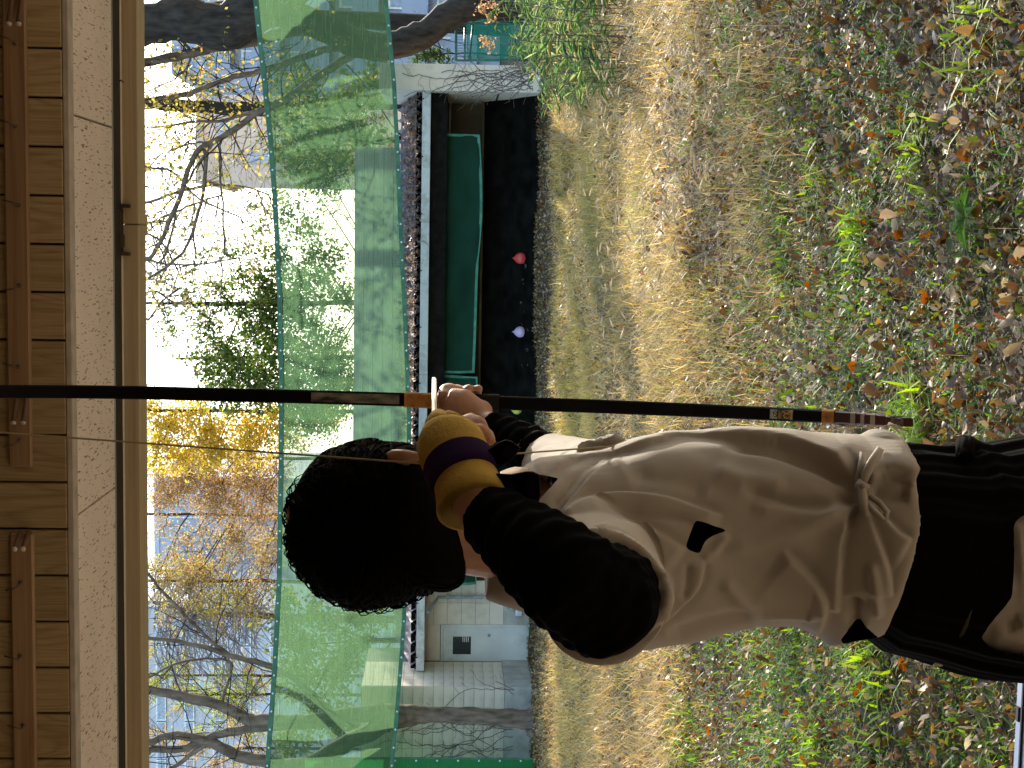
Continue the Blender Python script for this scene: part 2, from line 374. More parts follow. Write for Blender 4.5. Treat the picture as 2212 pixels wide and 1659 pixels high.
MB().box(bx-.03, bx+.03, YB+.101, YB+.12, zb, zt_).build('beam_plate', M['beam'], dojo)
MB().bbox(-2.4, onY(260, 548, YB).x, YB-.014, YB-.001, zl, zt_-.001, .002).build('beam_lip', M['lip'], dojo)
MB().bbox(onY(260, 440, YB).x, 2.4, YB-.014, YB-.001, zl, zt_-.001, .002).build('beam_lip', M['lip'], dojo)
ff = MB()
for y, x_, w, h in ((445, 268, 6, 14), (548, 268, 6, 14)):
    p = onY(x_, y, YB-.012); ff.box(p.x-.005, p.x+.005, YB-.022, YB-.001, p.z-.016, p.z+.014)
p0 = onY(262, 450, YB-.01); p1 = onY(262, 545, YB-.01)
ff.box(p1.x, p0.x, YB-.009, YB-.001, p0.z-.004, p0.z+.012)
ff.tube([onY(258, 455, YB-.02), onY(258, 540, YB-.02)], .004, 6)
p = onY(261, 520, YB-.015); ff.box(p.x-.018, p.x+.018, YB-.024, YB-.009, p.z-.010, p.z+.010)
ff.build('latch', M['hook'], dojo)
p = onY(258, 176, YB-.014); MB().tube([p, p+Vector((0,-.012,0)), p+Vector((.002,-.016,-.008)), p+Vector((-.004,-.016,-.015))], .0022, 5).build('hook', M['hook'], dojo, True)
# floor boards, sill, roof, side and rear walls of the hall
dx = -2.6
fb = MB().bbox(-.0745, .0745, -4.0, 3.70, FLOOR-.03, FLOOR, .002).mesh('floor_board')
k = 0
hall_floor = tag(MB().box(-4.6, 4.6, -4.0, 3.70, FLOOR-.12, FLOOR-.032).build('floor', M['floor']), kind='structure')
while dx < 2.7:
    o = link('floor_board', fb, M['floor'] if k == 0 else None, hall_floor); o.location.x = dx; dx += .15; k += 1
sill = empty('door_sill', (0, 3.8, FLOOR), 'pale aluminium door sill along the edge of the hall floor', 'sill')
MB().bbox(-3.0, 3.0, 3.71, 3.815, FLOOR-.02, FLOOR+.006, .003).build('sill_plate', M['alu'], sill)
MB().box(-3.0, 3.0, 3.76, 3.768, FLOOR+.007, FLOOR+.012).build('sill_track', M['dark'], sill)
MB().box(-3.0, 3.0, 3.70, 3.84, .02, FLOOR-.021).build('sill_face', M['concrete'], sill)
p = onY(2205, 1540, 3.80); MB().box(p.x-.02, p.x+.02, 3.785, 3.80, FLOOR+.006, FLOOR+.012).build('sill_bracket', M['dark'], sill)
MB().box(-6.0, 6.0, -4.2, 4.60, 3.45, 3.55).build('roof', M['roofing'], dojo)
MB().box(-6.0, 6.0, 4.24, 4.40, 2.97, 3.0).build('eave', M['beam'], dojo)
MB().box(-4.7, -4.6, -4.2, 4.0, FLOOR-.1, 3.44).build('side_wall', M['brownwall'], dojo)
MB().box(4.6, 4.7, -4.2, 4.0, FLOOR-.1, 3.44).build('side_wall', M['brownwall'], dojo)
MB().box(-4.6, 4.6, -4.2, -4.1, FLOOR-.1, 3.44).build('rear_wall', M['brownwall'], dojo)
MB().box(-4.6, 4.6, YW+.065, YW+.08, zS+.02, 3.44).build('upper_wall', M['brownwall'], dojo)

# ================================================================ ground
def gz(x, y): return 0.035*np.sin(x*1.3+y*.7)+.03*np.sin(y*1.1-x*.4)+.02*np.sin(x*3.1+1.)*np.sin(y*2.3)+.010*np.sin(x*29+y*11)*np.sin(y*33-x*17)*(np.abs(x)<15)
xs_ = np.concatenate([np.linspace(-400, -16, 10), np.linspace(-15, 15, 121), np.linspace(16, 400, 10)])
ys_ = np.concatenate([np.linspace(-60, 3, 8), np.linspace(3.6, 40, 147), np.linspace(42, 900, 14)])
X, Y = np.meshgrid(xs_, ys_); Z = gz(X, Y); Z[np.abs(X) > 15.5] *= 0; Z[(Y > 41) | (Y < 3.5)] *= 0
V = np.stack([X.ravel(), Y.ravel(), Z.ravel()], 1); nx, ny = len(xs_), len(ys_)
T = []
I, J = np.meshgrid(np.arange(nx-1), np.arange(ny-1)); a = (J*nx+I).ravel()
T = np.concatenate([np.stack([a, a+1, a+nx+1], 1), np.stack([a, a+nx+1, a+nx], 1)])
ground = tag(link('ground', np_mesh('ground', V, T), M['soil'], None, True), kind='structure')

# ---------------------------------------------------------------- leaf litter and grass builders (numpy)
def noise2(x, y, s, seed):                       # cheap smooth noise
    r = np.random.default_rng(seed); out = np.zeros_like(x)
    for i in range(7):
        a = r.uniform(0, 2*np.pi); k = s*r.uniform(.6, 1.8); ph = r.uniform(0, 6.28)
        out += np.sin((x*np.cos(a)+y*np.sin(a))*k+ph)
    return out/7*1.6
def wedge(n, d0, d1, power, side=1.25, pad=.5):  # ground points inside the view's fan, denser near the hall
    u = RNG.random(n); p = power
    d = (d0**p+(d1**p-d0**p)*u)**(1/p) if p else d0*(d1/d0)**u
    s = RNG.uniform(-1, 1, n)*(.262*side*d+pad)
    return s*R0.x + d*FH.x, s*R0.y + d*FH.y, d
def leaves(px, py, size, tilt, col, lift, wid=.5, curl=.35, shape=None):
    n = len(px); th = RNG.uniform(0, 2*np.pi, n); ct, st = np.cos(th), np.sin(th)
    L = size; W = size*wid*RNG.uniform(.7, 1.25, n)
    # local points: along, across, up
    t = np.array([-.5, -.17, .2, .5]); cu = RNG.uniform(-.5, 1, n)*curl; cv = RNG.uniform(-.6, 1, n)*curl
    pts = []
    for a in t: pts.append((a*L, 0*L, cu*L*(a*a*2.2-.2)))
    for a, w in ((-.17, .46), (.2, .40)):
        for sgn in (1, -1):
            pts.append((a*L, sgn*w*W*2*.5*2, cu*L*(a*a*2.2-.2)+cv*L*.35+RNG.normal(0, .05, n)*L))
    P = np.stack([np.stack(q, 1) for q in pts], 1)              # n,8,3
    # tilt
    al = RNG.normal(0, tilt, n); be = RNG.normal(0, tilt, n)
    x, y, z = P[..., 0].copy(), P[..., 1].copy(), P[..., 2].copy()
    z = z + x*np.sin(al)[:, None] + y*np.sin(be)[:, None]; x = x*np.cos(al)[:, None]; y = y*np.cos(be)[:, None]
    gx = x*ct[:, None]-y*st[:, None]+px[:, None]; gy = x*st[:, None]+y*ct[:, None]+py[:, None]
    g = z + (gz(px, py)+lift+np.abs(np.sin(al))*L*.4+np.abs(np.sin(be))*W*.3)[:, None]
    Vv = np.stack([gx, gy, g], 2).reshape(-1, 3)
    f = np.array([(0, 1, 4), (1, 2, 6), (1, 6, 4), (2, 3, 6), (0, 5, 1), (1, 7, 2), (1, 5, 7), (2, 7, 3)])
    Tt = (f[None]+8*np.arange(n)[:, None, None]).reshape(-1, 3)
    sh = np.repeat(col[:, None], 8, 1); sh = sh*RNG.uniform(.9, 1.1, (n, 8, 1)); sh[:, :4] *= .86
    return Vv, Tt, sh.reshape(-1, 3)
def blades(px, py, pz, h, w, lean, bend, col, tipcol=None, az=None):
    n = len(px); th = RNG.uniform(0, 2*np.pi, n) if az is None else az
    dx, dy = np.cos(th), np.sin(th); fx, fy = -dy, dx
    s0 = np.zeros(n); out = []
    def pt(t, side):
        off = lean*t*h + bend*h*t*t; zz = pz + h*t*np.cos(np.minimum(lean, 1.3)) - bend*h*t*t*.45
        ww = w*(1-t*.55)*.5*side
        return np.stack([px+dx*off+fx*ww, py+dy*off+fy*ww, zz], 1)
    P = np.stack([pt(0, 1), pt(0, -1), pt(.55, 1), pt(.55, -1), pt(1.0, 0)], 1)
    f = np.array([(0, 1, 3), (0, 3, 2), (2, 3, 4)])
    Tt = (f[None]+5*np.arange(n)[:, None, None]).reshape(-1, 3)
    tc = col if tipcol is None else tipcol
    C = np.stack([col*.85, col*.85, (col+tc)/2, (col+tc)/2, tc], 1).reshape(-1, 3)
    return P.reshape(-1, 3), Tt, C
def pick(pal, wts, n, var=.15):
    pal = np.array(pal); wts = np.array(wts)/np.sum(wts)
    c = pal[RNG.choice(len(pal), n, p=wts)]
    return np.clip(c*RNG.uniform(1-var, 1+var, (n, 1))*RNG.uniform(.94, 1.06, (n, 3)), 0, 1)
def join(parts):
    V, T, C, n = [], [], [], 0
    for v, t, c in parts: V.append(v); T.append(t+n); C.append(c); n += len(v)
    return np.concatenate(V), np.concatenate(T), np.concatenate(C)
LEAFPAL = [(.28, .175, .085), (.19, .095, .036), (.40, .295, .165), (.34, .115, .025), (.47, .36, .21), (.25, .17, .055), (.10, .055, .024), (.36, .215, .075), (.16, .20, .04), (.60, .50, .33)]
LEAFW = [6, 9, 4, 1.9, 3.5, 4, 8, 3.6, 3.5, 2.4]
litter = []
px, py, d = wedge(28000, 4.3, 11.5, 1.1)          # near carpet
sz = np.clip(RNG.lognormal(np.log(.036), .36, len(px)), .018, .09)
litter.append(leaves(px, py, sz, .62, pick(LEAFPAL, LEAFW, len(px), .3), RNG.uniform(.0, .055, len(px)), .30, .7))
px, py, d = wedge(22000, 4.3, 12, 1.1)            # small crumbs between
litter.append(leaves(px, py, RNG.uniform(.014, .034, len(px)), .55, pick(LEAFPAL, LEAFW, len(px)), RNG.uniform(.0, .03, len(px)), .3, .5))
px, py, d = wedge(26000, 11, 33, 1.2)             # farther carpet
sz = RNG.uniform(.04, .085, len(px))
litter.append(leaves(px, py, sz, .45, pick(LEAFPAL + [(.60, .44, .20), (.52, .35, .13), (.66, .52, .26)], LEAFW+[14, 12, 8], len(px)), RNG.uniform(.0, .04, len(px)), .38, .4))
px, py, d = wedge(16000, 24.5, 31.6, 1.0, side=1.2)
litter.append(leaves(px, py, RNG.uniform(.035, .075, len(px)), .6, pick(LEAFPAL, LEAFW, len(px), .3), RNG.uniform(.0, .05, len(px)), .4, .6))
V, T, C = join(litter)
tag(link('leaf_litter', np_mesh('leaf_litter', V, T, C), M['leaf'], ground), kind='stuff')
# the largest leaves in view, one object each
LK = []
for kx, pal in enumerate([(.40, .35, .30), (.20, .13, .085), (.33, .10, .03), (.46, .42, .37), (.27, .20, .14), (.36, .15, .045), (.30, .26, .2), (.16, .11, .07)]):
    v, t, c = leaves(np.zeros(1), np.zeros(1), np.array([.10]), .30, np.array([pal]), np.array([.012]), .32, .6)
    LK.append(np_mesh('leaf', v, t, c)); LK[-1].materials.append(M['leaf'])
px, py, d = wedge(300, 4.5, 8.6, 1.0, side=1.0, pad=.1)
drift = [(onG(x_, y_).x, onG(x_, y_).y, r) for x_, y_, r in ((1960, 500, .28), (2000, 590, .2), (1830, 330, .22), (2080, 250, .2), (2090, 720, .25), (1850, 800, .2), (2050, 1560, .2), (1950, 1600, .15))]
for i in range(300):
    if i < 70:
        q = drift[i % len(drift)]; px[i] = q[0]+RNG.normal(0, q[2]*.6); py[i] = q[1]+RNG.normal(0, q[2]*.6); k = int(RNG.choice([2, 5, 1]))
    else: k = int(RNG.choice([0, 1, 3, 4, 6, 7], p=[.22, .22, .17, .14, .15, .10]))
    o = link('leaf', LK[k], None, ground)
    o.location = (px[i], py[i], float(gz(px[i], py[i])) + RNG.uniform(.012, .05)); o.rotation_euler = (RNG.normal(0, .6), RNG.normal(0, .6), RNG.uniform(0, 6.28))
    s = RNG.uniform(.36, .80); o.scale = (s, s, s)
# ---- dry grass: straw and olive blades over the middle and far ground
def density_keep(px, py, f): return RNG.random(len(px)) < f
gr = []
px, py, d = wedge(300000, 7.4, 26.3, .9, side=1.15)
cl = noise2(px, py, 2.2, 3)+.5*noise2(px, py, 6, 4)
latm = px*R0.x+py*R0.y; u_ = latm/d                               # how far to the right of the view axis
keep = RNG.random(len(px)) < np.clip(.68+.5*cl + .25*(d > 13) - .3*(u_ < -.12)*(d < 12), .05, 1)*np.clip((d-7.0)/3.4, 0, 1)*np.clip((26.2-d)/1.5, 0, 1)
px, py, d, cl, u_ = px[keep], py[keep], d[keep], cl[keep], u_[keep]
n = len(px)
c1 = pick([(.56, .42, .18), (.50, .35, .14), (.44, .37, .13), (.34, .31, .09), (.64, .50, .25), (.38, .24, .10)], [5, 5, 4, 3.5, 2.5, 3], n)
yel = np.clip((d-17)/6, 0, 1)*np.clip(.6+cl, 0, 1)*(u_ < .16)
c1 = c1*(1-.6*yel[:, None]) + np.array([.66, .52, .14])*.6*yel[:, None]
gre = (noise2(px, py, 1.2, 9) > .35)*RNG.random(n) > .4
c1[gre] = c1[gre]*.4+np.array([.20, .26, .08])*.6
h = RNG.uniform(.06, .25, n)*np.clip(.75+.6*cl, .35, 1.35); h *= np.where(u_ < -.12, .55, 1.0)
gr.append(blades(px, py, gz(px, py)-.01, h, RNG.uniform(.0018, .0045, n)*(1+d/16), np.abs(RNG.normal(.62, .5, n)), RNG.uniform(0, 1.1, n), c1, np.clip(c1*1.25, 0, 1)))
px, py, d = wedge(9000, 4.4, 9.5, 1.0)            # thin dry stems among the near leaves
n = len(px); c1 = pick([(.46, .38, .24), (.30, .26, .12), (.24, .25, .10)], [3, 2, 2], n)
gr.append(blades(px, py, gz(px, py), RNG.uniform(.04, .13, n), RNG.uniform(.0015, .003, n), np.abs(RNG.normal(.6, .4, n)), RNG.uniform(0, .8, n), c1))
px, py, d = wedge(80000, 11, 27, 1.0, side=1.2)   # golden straw lying flat, left half
u_ = (px*R0.x+py*R0.y)/d
kp = RNG.random(len(px)) < np.where(u_ < -.08, 1.0, .45); px, py, d = px[kp], py[kp], d[kp]; n = len(px)
c1 = pick([(.72, .52, .22), (.64, .43, .15), (.78, .62, .32), (.50, .31, .11)], [4, 3, 3, 2], n)
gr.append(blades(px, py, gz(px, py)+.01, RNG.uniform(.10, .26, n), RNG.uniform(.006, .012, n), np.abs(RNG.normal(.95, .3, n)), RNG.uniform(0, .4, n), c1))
V, T, C = join(gr)
tag(link('dry_grass', np_mesh('dry_grass', V, T, C), M['grass'], None), 'dry straw coloured grass over the range between hall and target house', 'grass', kind='stuff')
# ---- foxtail stalks with pale seed heads
fx = []
cent = [(1330, 180, 1.4), (1420, 250, 1.8), (1480, 330, 1.8), (1400, 450, 1.3), (1560, 560, 1.0), (1380, 120, .8), (1640, 120, .8), (1300, 350, 1.5), (1600, 200, 1.0)]
for (cx, cy, rr) in cent:
    g = onG(cx, cy); n = 55
    px = g.x+RNG.normal(0, rr*.6, n); py = g.y+RNG.normal(0, rr*1.1, n); az = RNG.normal(2.6, .7, n); H = RNG.uniform(.35, .62, n)
    c = pick([(.56, .44, .27), (.48, .36, .2)], [1, 1], n)
    fx.append(blades(px, py, gz(px, py), H, np.full(n, .005), np.full(n, .25), np.full(n, .45), c, az=az))
    for i in range(n):                            # seed head: a bristly spindle at the bent tip
        t = 1.0; off = .25*H[i]+.45*H[i]; zz = gz(px[i], py[i])+H[i]*math.cos(.25)-.45*H[i]*.45
        b0 = Vector((px[i]+math.cos(az[i])*off, py[i]+math.sin(az[i])*off, zz)); dr = Vector((math.cos(az[i])*.8, math.sin(az[i])*.8, -.25+RNG.uniform(-.3, .5))).normalized()
        mb = MB().tube([b0-dr*.02, b0+dr*.02, b0+dr*.045, b0+dr*.07, b0+dr*.08], [.002, .006, .0075, .0055, .002], 5)
        v = np.array(mb.v); tt = []
        for f in mb.f:
            for q in range(1, len(f)-1): tt.append((f[0], f[q], f[q+1]))
        cc = np.tile(np.array([(.64, .55, .38)])*RNG.uniform(.75, 1.2), (len(v), 1)); fx.append((v, np.array(tt), cc))
V, T, C = join(fx)
tag(link('foxtail_grass', np_mesh('foxtail_grass', V, T, C), M['grass'], None), 'pale foxtail stalks with bristly seed heads leaning in the dry grass', 'grass', kind='stuff')
# ---- green weeds: low carpet plus bright single clumps
def weed_patch(cx, cy, r, n, hh, pal, wts, broad=.016):
    px = cx+RNG.normal(0, r, n)*1.0; py = cy+RNG.normal(0, r*1.0, n)
    c = pick(pal, wts, n)
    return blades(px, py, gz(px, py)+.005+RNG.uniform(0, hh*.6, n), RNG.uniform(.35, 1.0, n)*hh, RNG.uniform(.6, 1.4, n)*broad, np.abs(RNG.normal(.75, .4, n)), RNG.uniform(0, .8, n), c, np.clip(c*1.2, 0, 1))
WP = [(.20, .34, .035), (.14, .26, .04), (.28, .42, .05), (.10, .20, .06)]
wd = []
px, py, d = wedge(1250, 4.6, 12, 1.0)
for i in range(len(px)):
    if noise2(px[i:i+1], py[i:i+1], .9, 21)[0] + .25*((px[i]*R0.x+py[i]*R0.y)/d[i] < 0) < -.02: continue
    wd.append(weed_patch(px[i], py[i], RNG.uniform(.05, .16), int(RNG.uniform(20, 60)), RNG.uniform(.03, .07), WP, [3, 4, 2, 4], .010))
for (x_, y_, r, n, hh) in ((1700, 640, .35, 500, .08), (1850, 560, .18, 260, .08), (1840, 620, .25, 420, .08), (1500, 1560, .5, 500, .1), (1690, 480, .22, 300, .09), (1640, 1390, .3, 300, .1), (1560, 1350, .35, 420, .11), (1500, 1640, .3, 300, .12), (1350, 1460, .4, 200, .1), (1800, 1500, .4, 500, .07), (1900, 1560, .4, 400, .07), (1720, 1590, .4, 500, .09), (1700, 1450, .35, 420, .09), (1600, 1620, .5, 500, .1), (1620, 690, .3, 250, .12), (1480, 870, .4, 200, .12), (2150, 350, .25, 200, .07)):
    g = onG(x_, y_); wd.append(weed_patch(g.x, g.y, r, n, hh, WP, [3, 3, 3, 3], .010))
V, T, C = join(wd)
tag(link('green_weeds', np_mesh('green_weeds', V, T, C), M['grass'], None), 'low green weeds growing through the fallen leaves near the hall', 'weeds', kind='stuff')
BW = [(.34, .48, .04), (.28, .44, .05), (.42, .54, .08)]
for (x_, y_, r, n, hh, lab) in ((2000, 905, .10, 190, .13, 'bright yellow green leafy weed below the lower tip of the bow'),
                           (2110, 35, .15, 150, .12, 'bright spiky weed clump in the nearest ground at the far right'),
                           (1985, 330, .07, 90, .10, 'small bright weed tuft among grey leaves right of the orange leaves'),
                           (1775, 380, .10, 120, .09, 'bright feathery weed tuft at the edge of the dry grass'),
                           (1865, 500, .07, 110, .12, 'upright bright weed shoot in the middle of the leaf carpet'),
                           (1935, 1450, .15, 240, .11, 'bright fern like weed clump left of the black hakama'),
                           (1790, 1640, .16, 220, .10, 'bright weed clump at the far left edge of the leaf carpet')):
    g = onG(x_, y_); e = empty('weed', (g.x, g.y, 0), lab, 'weed', 'bright single weeds in the leaf litter')
    v, t, c = weed_patch(g.x, g.y, r, n, hh, BW, [1, 1, 1], .013)
    link('foliage', np_mesh('foliage', v, t, c), M['grass'], e)
    MB().tube([(g.x, g.y, 0), (g.x+.01, g.y, hh*.9)], [.004, .002], 5).build('stem', M['vine'], e)
g = onG(2110, 470); e = empty('weed', (g.x, g.y, 0), 'broad leaved dark green weed lying flat in the nearest leaves', 'weed', 'bright single weeds in the leaf litter')
for k in range(15):
    a = k*.83; L_ = RNG.uniform(.09, .15); dr = Vector((math.cos(a), math.sin(a), .25)); sd_ = Vector((-math.sin(a), math.cos(a), 0)); b0 = Vector((g.x, g.y, .04))
    MB().add([b0, b0+dr*L_*.5+sd_*.013+Vector((0,0,.01)), b0+dr*L_-Vector((0,0,.02)), b0+dr*L_*.5-sd_*.013+Vector((0,0,.01))], [(0, 1, 2), (0, 2, 3)], (.10, .19, .045)).build('leaf', M['grass'], e)
# ================================================================ target house at the far end of the range
YF = 31.0
def zY(x_, Y, y_=700): return onY(x_, y_, Y).z
def xY(y_, Y, x_=1000): return onY(x_, y_, Y).x
th = empty('target_house', (xY(700, 32), 32, 0), 'low target house with white gutter, folded metal roof and black sand bank', 'building')
XR, XL = xY(197, YF), xY(1450, YF)
zg1, zg0 = zY(907, YF), zY(925, YF)
ge = [XL + (XR-XL)*q for q in (0, .34, .52, .78, 1)]
for i in range(4):
    g = MB().bbox(ge[i]+.002, ge[i+1]-.002, YF, YF+.13, zg0, zg1, .008).build('gutter', M['gutter'], th)
xx = XL+.3; k = MB().box(-.012, .012, -.012, -.001, -.03, .02).mesh('gutter_bracket'); k.materials.append(M['dark'])
while xx < XR: link('gutter_bracket', k, None, th).location = (xx, YF, zg1); xx += 1.18
zf0 = zY(961, YF+.25)
MB().box(xY(1235, YF), XR+.1, YF+.20, YF+.25, zf0, zg0+.10).build('fascia', M['blackboard'], th)
MB().box(XL+.02, XR+.1, YF+.14, YF+.16, zg0+.02, zg1+.12).build('eave_shade_sheet', M['black'], th)  # black sheet stands in for the shade inside the open roof folds
# folded plate roof
P_ = .235; nfold = int((XR-XL)/P_)+1; rf = MB(); ye, yb = YF+.02, YF+2.9; ze = zg1+.005; rise = .50
for i in range(nfold):
    x0 = XL + i*P_
    prof = [(0, 0), (.055, 0), (.115, .115), (.175, 0), (.235, 0)]
    for j in range(4):
        (a0, h0), (a1, h1) = prof[j], prof[j+1]
        rf.add([(x0+a0, ye, ze+h0), (x0+a1, ye, ze+h1), (x0+a1, yb, ze+h1+rise), (x0+a0, yb, ze+h0+rise)], [(0, 1, 2, 3)])
rf.build('roof', M['roofmetal'], th)
MB().box(XL, XR+.2, YF+2.91, YF+3.0, 0, ze+rise+.02).build('back_wall', M['wallbk'], th)
# leaves lying on the roof
n = 5200; px = RNG.uniform(XL+1.9, XR-.05, n); t_ = RNG.random(n)**1.3; py = YF+.03+t_*1.9
v, t, c = leaves(px, py, RNG.uniform(.05, .10, n), .5, pick([(.34, .25, .19), (.26, .18, .13), (.42, .33, .26), (.30, .17, .10)], [4, 3, 3, 1.5], n), np.zeros(n), .5, .5)
ph_ = np.mod(px-XL, P_); hh_ = np.clip(1-np.abs(ph_-.115)/.06, 0, 1)*.115
zz_ = ze+.01+rise*(py-YF-.02)/2.88+np.minimum(hh_, .06+.05*RNG.random(n))+RNG.uniform(0, .04, n)-gz(px, py)
v = v.reshape(n, 8, 3); v[..., 2] += zz_[:, None]
tag(link('roof_leaves', np_mesh('roof_leaves', v.reshape(-1, 3), t, c), M['leaf'], th), kind='stuff')
for y_ in (475, 522, 1350):
    q = onY(915, y_ if y_ < 1000 else 480, YF-.03); g = MB()
    for j in range(7): g.tube([q+Vector((RNG.uniform(-.02, .02), .02, .08)), q+Vector((RNG.uniform(-.03, .03), -.03, .0)), q+Vector((RNG.uniform(-.10, .10), -.06, -.12))], [.004, .004, .002], 4)
    if y_ < 1000: g.build('dry_tuft', M['grass_dry'] if 'grass_dry' in M else M['dowel_tip'], th)
# end wall on the right with dead creeper
XE0, XE1 = xY(197, YF-.3), xY(139, YF-.3)
ew = MB().bbox(XE0, XE1, YF-.3, YF+3.0, 0, 3.35, .01).build('end_wall', M['concrete_light'] if 'concrete_light' in M else M['wall'], th)
def vines(parent, n, x0, x1, z0, z1, Y, seed, r=.006, axis='y'):
    rg = random.Random(seed); g = MB()
    for i in range(n):
        xx, zz = rg.uniform(x0, x1), z0; dx = rg.uniform(-.3, .3); pts = [(xx, Y, zz)]; L = rg.uniform(.4, 1.0)*(z1-z0)
        while zz < z0+L and x0-.1 < xx < x1+.1:
            dx = dx*.7+rg.uniform(-.4, .4); xx += dx*.16; zz += rg.uniform(.06, .16); pts.append((xx, Y-rg.uniform(0, .012), zz))
            if rg.random() < .35:
                s = rg.choice((-1, 1)); bx, bz, bp = xx, zz, [(xx, Y, zz)]
                for j in range(rg.randint(2, 5)): bx += s*rg.uniform(.03, .1); bz += rg.uniform(-.02, .09); bp.append((bx, Y-rg.uniform(0, .012), bz))
                g.tube(bp, [r*.6]*len(bp), 3, False)
        if len(pts) > 2: g.tube(pts, [r]*len(pts), 4, False)
    return g.build('creeper', M['vine'], parent)
vines(th, 18, XE0, XE1, .2, 3.3, YF-.305, 5)
# inside: board wall, pipe rail, black sand bank
zb1 = zY(1041, 33.0)
xl, xr = xY(1262, 33.5), XE0
nb = 9
for i in range(nb):
    a, b = xl+(xr-xl)*i/nb, xl+(xr-xl)*(i+1)/nb
    MB().bbox(a+.004, b-.004, 33.45+.01*(i % 2), 33.49, .3, 2.45, .004).build('board', M['brownwall'], th)
MB().tube([(xl, 33.0, zY(966, 33.0)), (xr, 33.0, zY(966, 33.0))], .022, 6).build('rail', M['dowel_tip'], th)
MB().tube([(xl, 32.9, zY(1037, 32.9)), (xr, 32.9, zY(1037, 32.9))], .035, 6).build('rail', M['brownwall'], th)
MB().tube([(XE0-.03, YF+.1, .9), (XE0-.03, YF+2.6, .9)], .02, 6).build('rail', M['dark'], th)
gx_, gt = 90, 14; bk = MB(); rows = []
for j in range(gt+1):
    t_ = j/gt; row = []
    for i in range(gx_+1):
        xx = xl+(xr-xl)*i/gx_; w = .04*math.sin(xx*2.1+t_*5)+.03*math.sin(xx*5.3+1+t_*3)+RNG.uniform(-.012, .012)
        row.append((xx, YF+.15+t_*1.9+w*(.4+t_), max(-.03, t_*(zb1+.02)+w*.5*(t_ > 0)+.05*math.sin(t_*9)*t_)))
    rows.append(row)
vv = [p for r in rows for p in r]; ff_ = [(j*(gx_+1)+i, j*(gx_+1)+i+1, (j+1)*(gx_+1)+i+1, (j+1)*(gx_+1)+i) for j in range(gt) for i in range(gx_)]
bk.add(vv, ff_).build('sand_bank', M['black'], th, True)
n = 16; px = RNG.uniform(xY(860, YF), xY(560, YF), n); py = np.full(n, YF+.25)+RNG.uniform(0, .25, n)
v, t, c = leaves(px, py, RNG.uniform(.06, .14, n), .6, pick([(.2, .19, .17), (.13, .12, .11)], [1, 1], n), RNG.uniform(.12, .3, n), .5, .6)
tag(link('paper_scraps', np_mesh('paper_scraps', v, t, c), M['leaf'], th), kind='stuff')
# hanging green tarps
def tarp(y0, y1, xt, xb, sag, seed, lab):
    e = empty('tarp', tuple(onY(1000, (y0+y1)/2, YF+.6)), lab, 'tarp', 'green tarps hung under the target house roof')
    nu, nv = 60, 10; Yp = YF+.6; g = MB(); P = []
    for j in range(nv+1):
        v_ = j/nv
        for i in range(nu+1):
            u_ = i/nu; yy = y0+(y1-y0)*u_; xt_ = xt(u_); xb_ = xb(u_)
            p = onY(xt_+(xb_-xt_)*v_, yy + (3*v_ if i == 0 else 0), Yp)
            p.y += .06*math.sin(u_*7+v_*2.5+seed)*v_+.035*math.sin(u_*19-v_*6+seed)*(.3+v_) + .05*math.sin((u_*3+v_)*5)
            P.append(p)
    W = nu+1
    g.add(P, [(j*W+i, j*W+i+1, (j+1)*W+i+1, (j+1)*W+i) for j in range(nv) for i in range(nu)]).build('sheet', M['tarp'], e, True)
    hm = MB(); w = .055
    bot = [P[nv*W+i] for i in range(nu+1)]
    off = Vector((0, -.012, 0))
    def strip(pts, d):
        vs_ = []
        for p in pts: vs_ += [p+off, p+off+d]
        hm.add(vs_, [(2*i, 2*i+1, 2*i+3, 2*i+2) for i in range(len(pts)-1)])
    strip(bot, Vector((0, 0, w))); strip([P[j*W] for j in range(nv+1)], Vector((-w, 0, 0))); strip([P[j*W+nu] for j in range(nv+1)], Vector((w, 0, 0)))
    hm.build('hem', M['tarphem'], e)
    return e
tarp(288, 806, lambda u: 961-5*u, lambda u: 1036+5*math.sin(min(1, u*1.9)*3.14)*1-14*max(0, u-.35)/.65+3*u, None, 1.0, 'long sagging green tarp hung under the roof behind the balloons')
tarp(810, 1262, lambda u: 957-4*u, lambda u: 1031-2*u, None, 2.2, 'second green tarp continuing to the left behind the archer')
# balloons pinned on the bank
def balloon(x_, y_, r_px, col, name):
    Yb = YF+.62; c = onY(x_, y_, Yb); r = r_px*Yb/FPX
    e = empty('balloon', tuple(c), name, 'balloon', 'balloons on the black bank')
    mt = mk('balloon_'+name.split()[0], col, rough=.28, var=.04, spec=.5, trans=.1)
    prof = [(0, -1.02), (.32, -.97), (.62, -.78), (.86, -.48), (.985, -.1), (.98, .22), (.84, .58), (.58, .88), (.30, 1.10), (.12, 1.24), (.06, 1.30)]
    rings = [[c+Vector((max(a, .004)*r*math.cos(t), max(a, .004)*r*math.sin(t), h*r)) for t in [6.2832*i/20 for i in range(20)]] for a, h in prof]
    MB().loft(rings).build('skin', mt, e, True)
    MB().tube([c+Vector((0,0,r*1.28)), c+Vector((0,0,r*1.36)), c+Vector((.004,0,r*1.46))], [r*.06, r*.05, r*.13], 8).build('knot', mt, e)
balloon(1125, 558, 12.6, (.85, .10, .09), 'red balloon on the black bank, right of the purple one')
balloon(1124, 717, 12.2, (.80, .60, .86), 'purple balloon between the red balloon and the bow')
balloon(1117, 885, 10.5, (.8, .8, .16), 'yellow balloon almost hidden behind the bow below the hand')

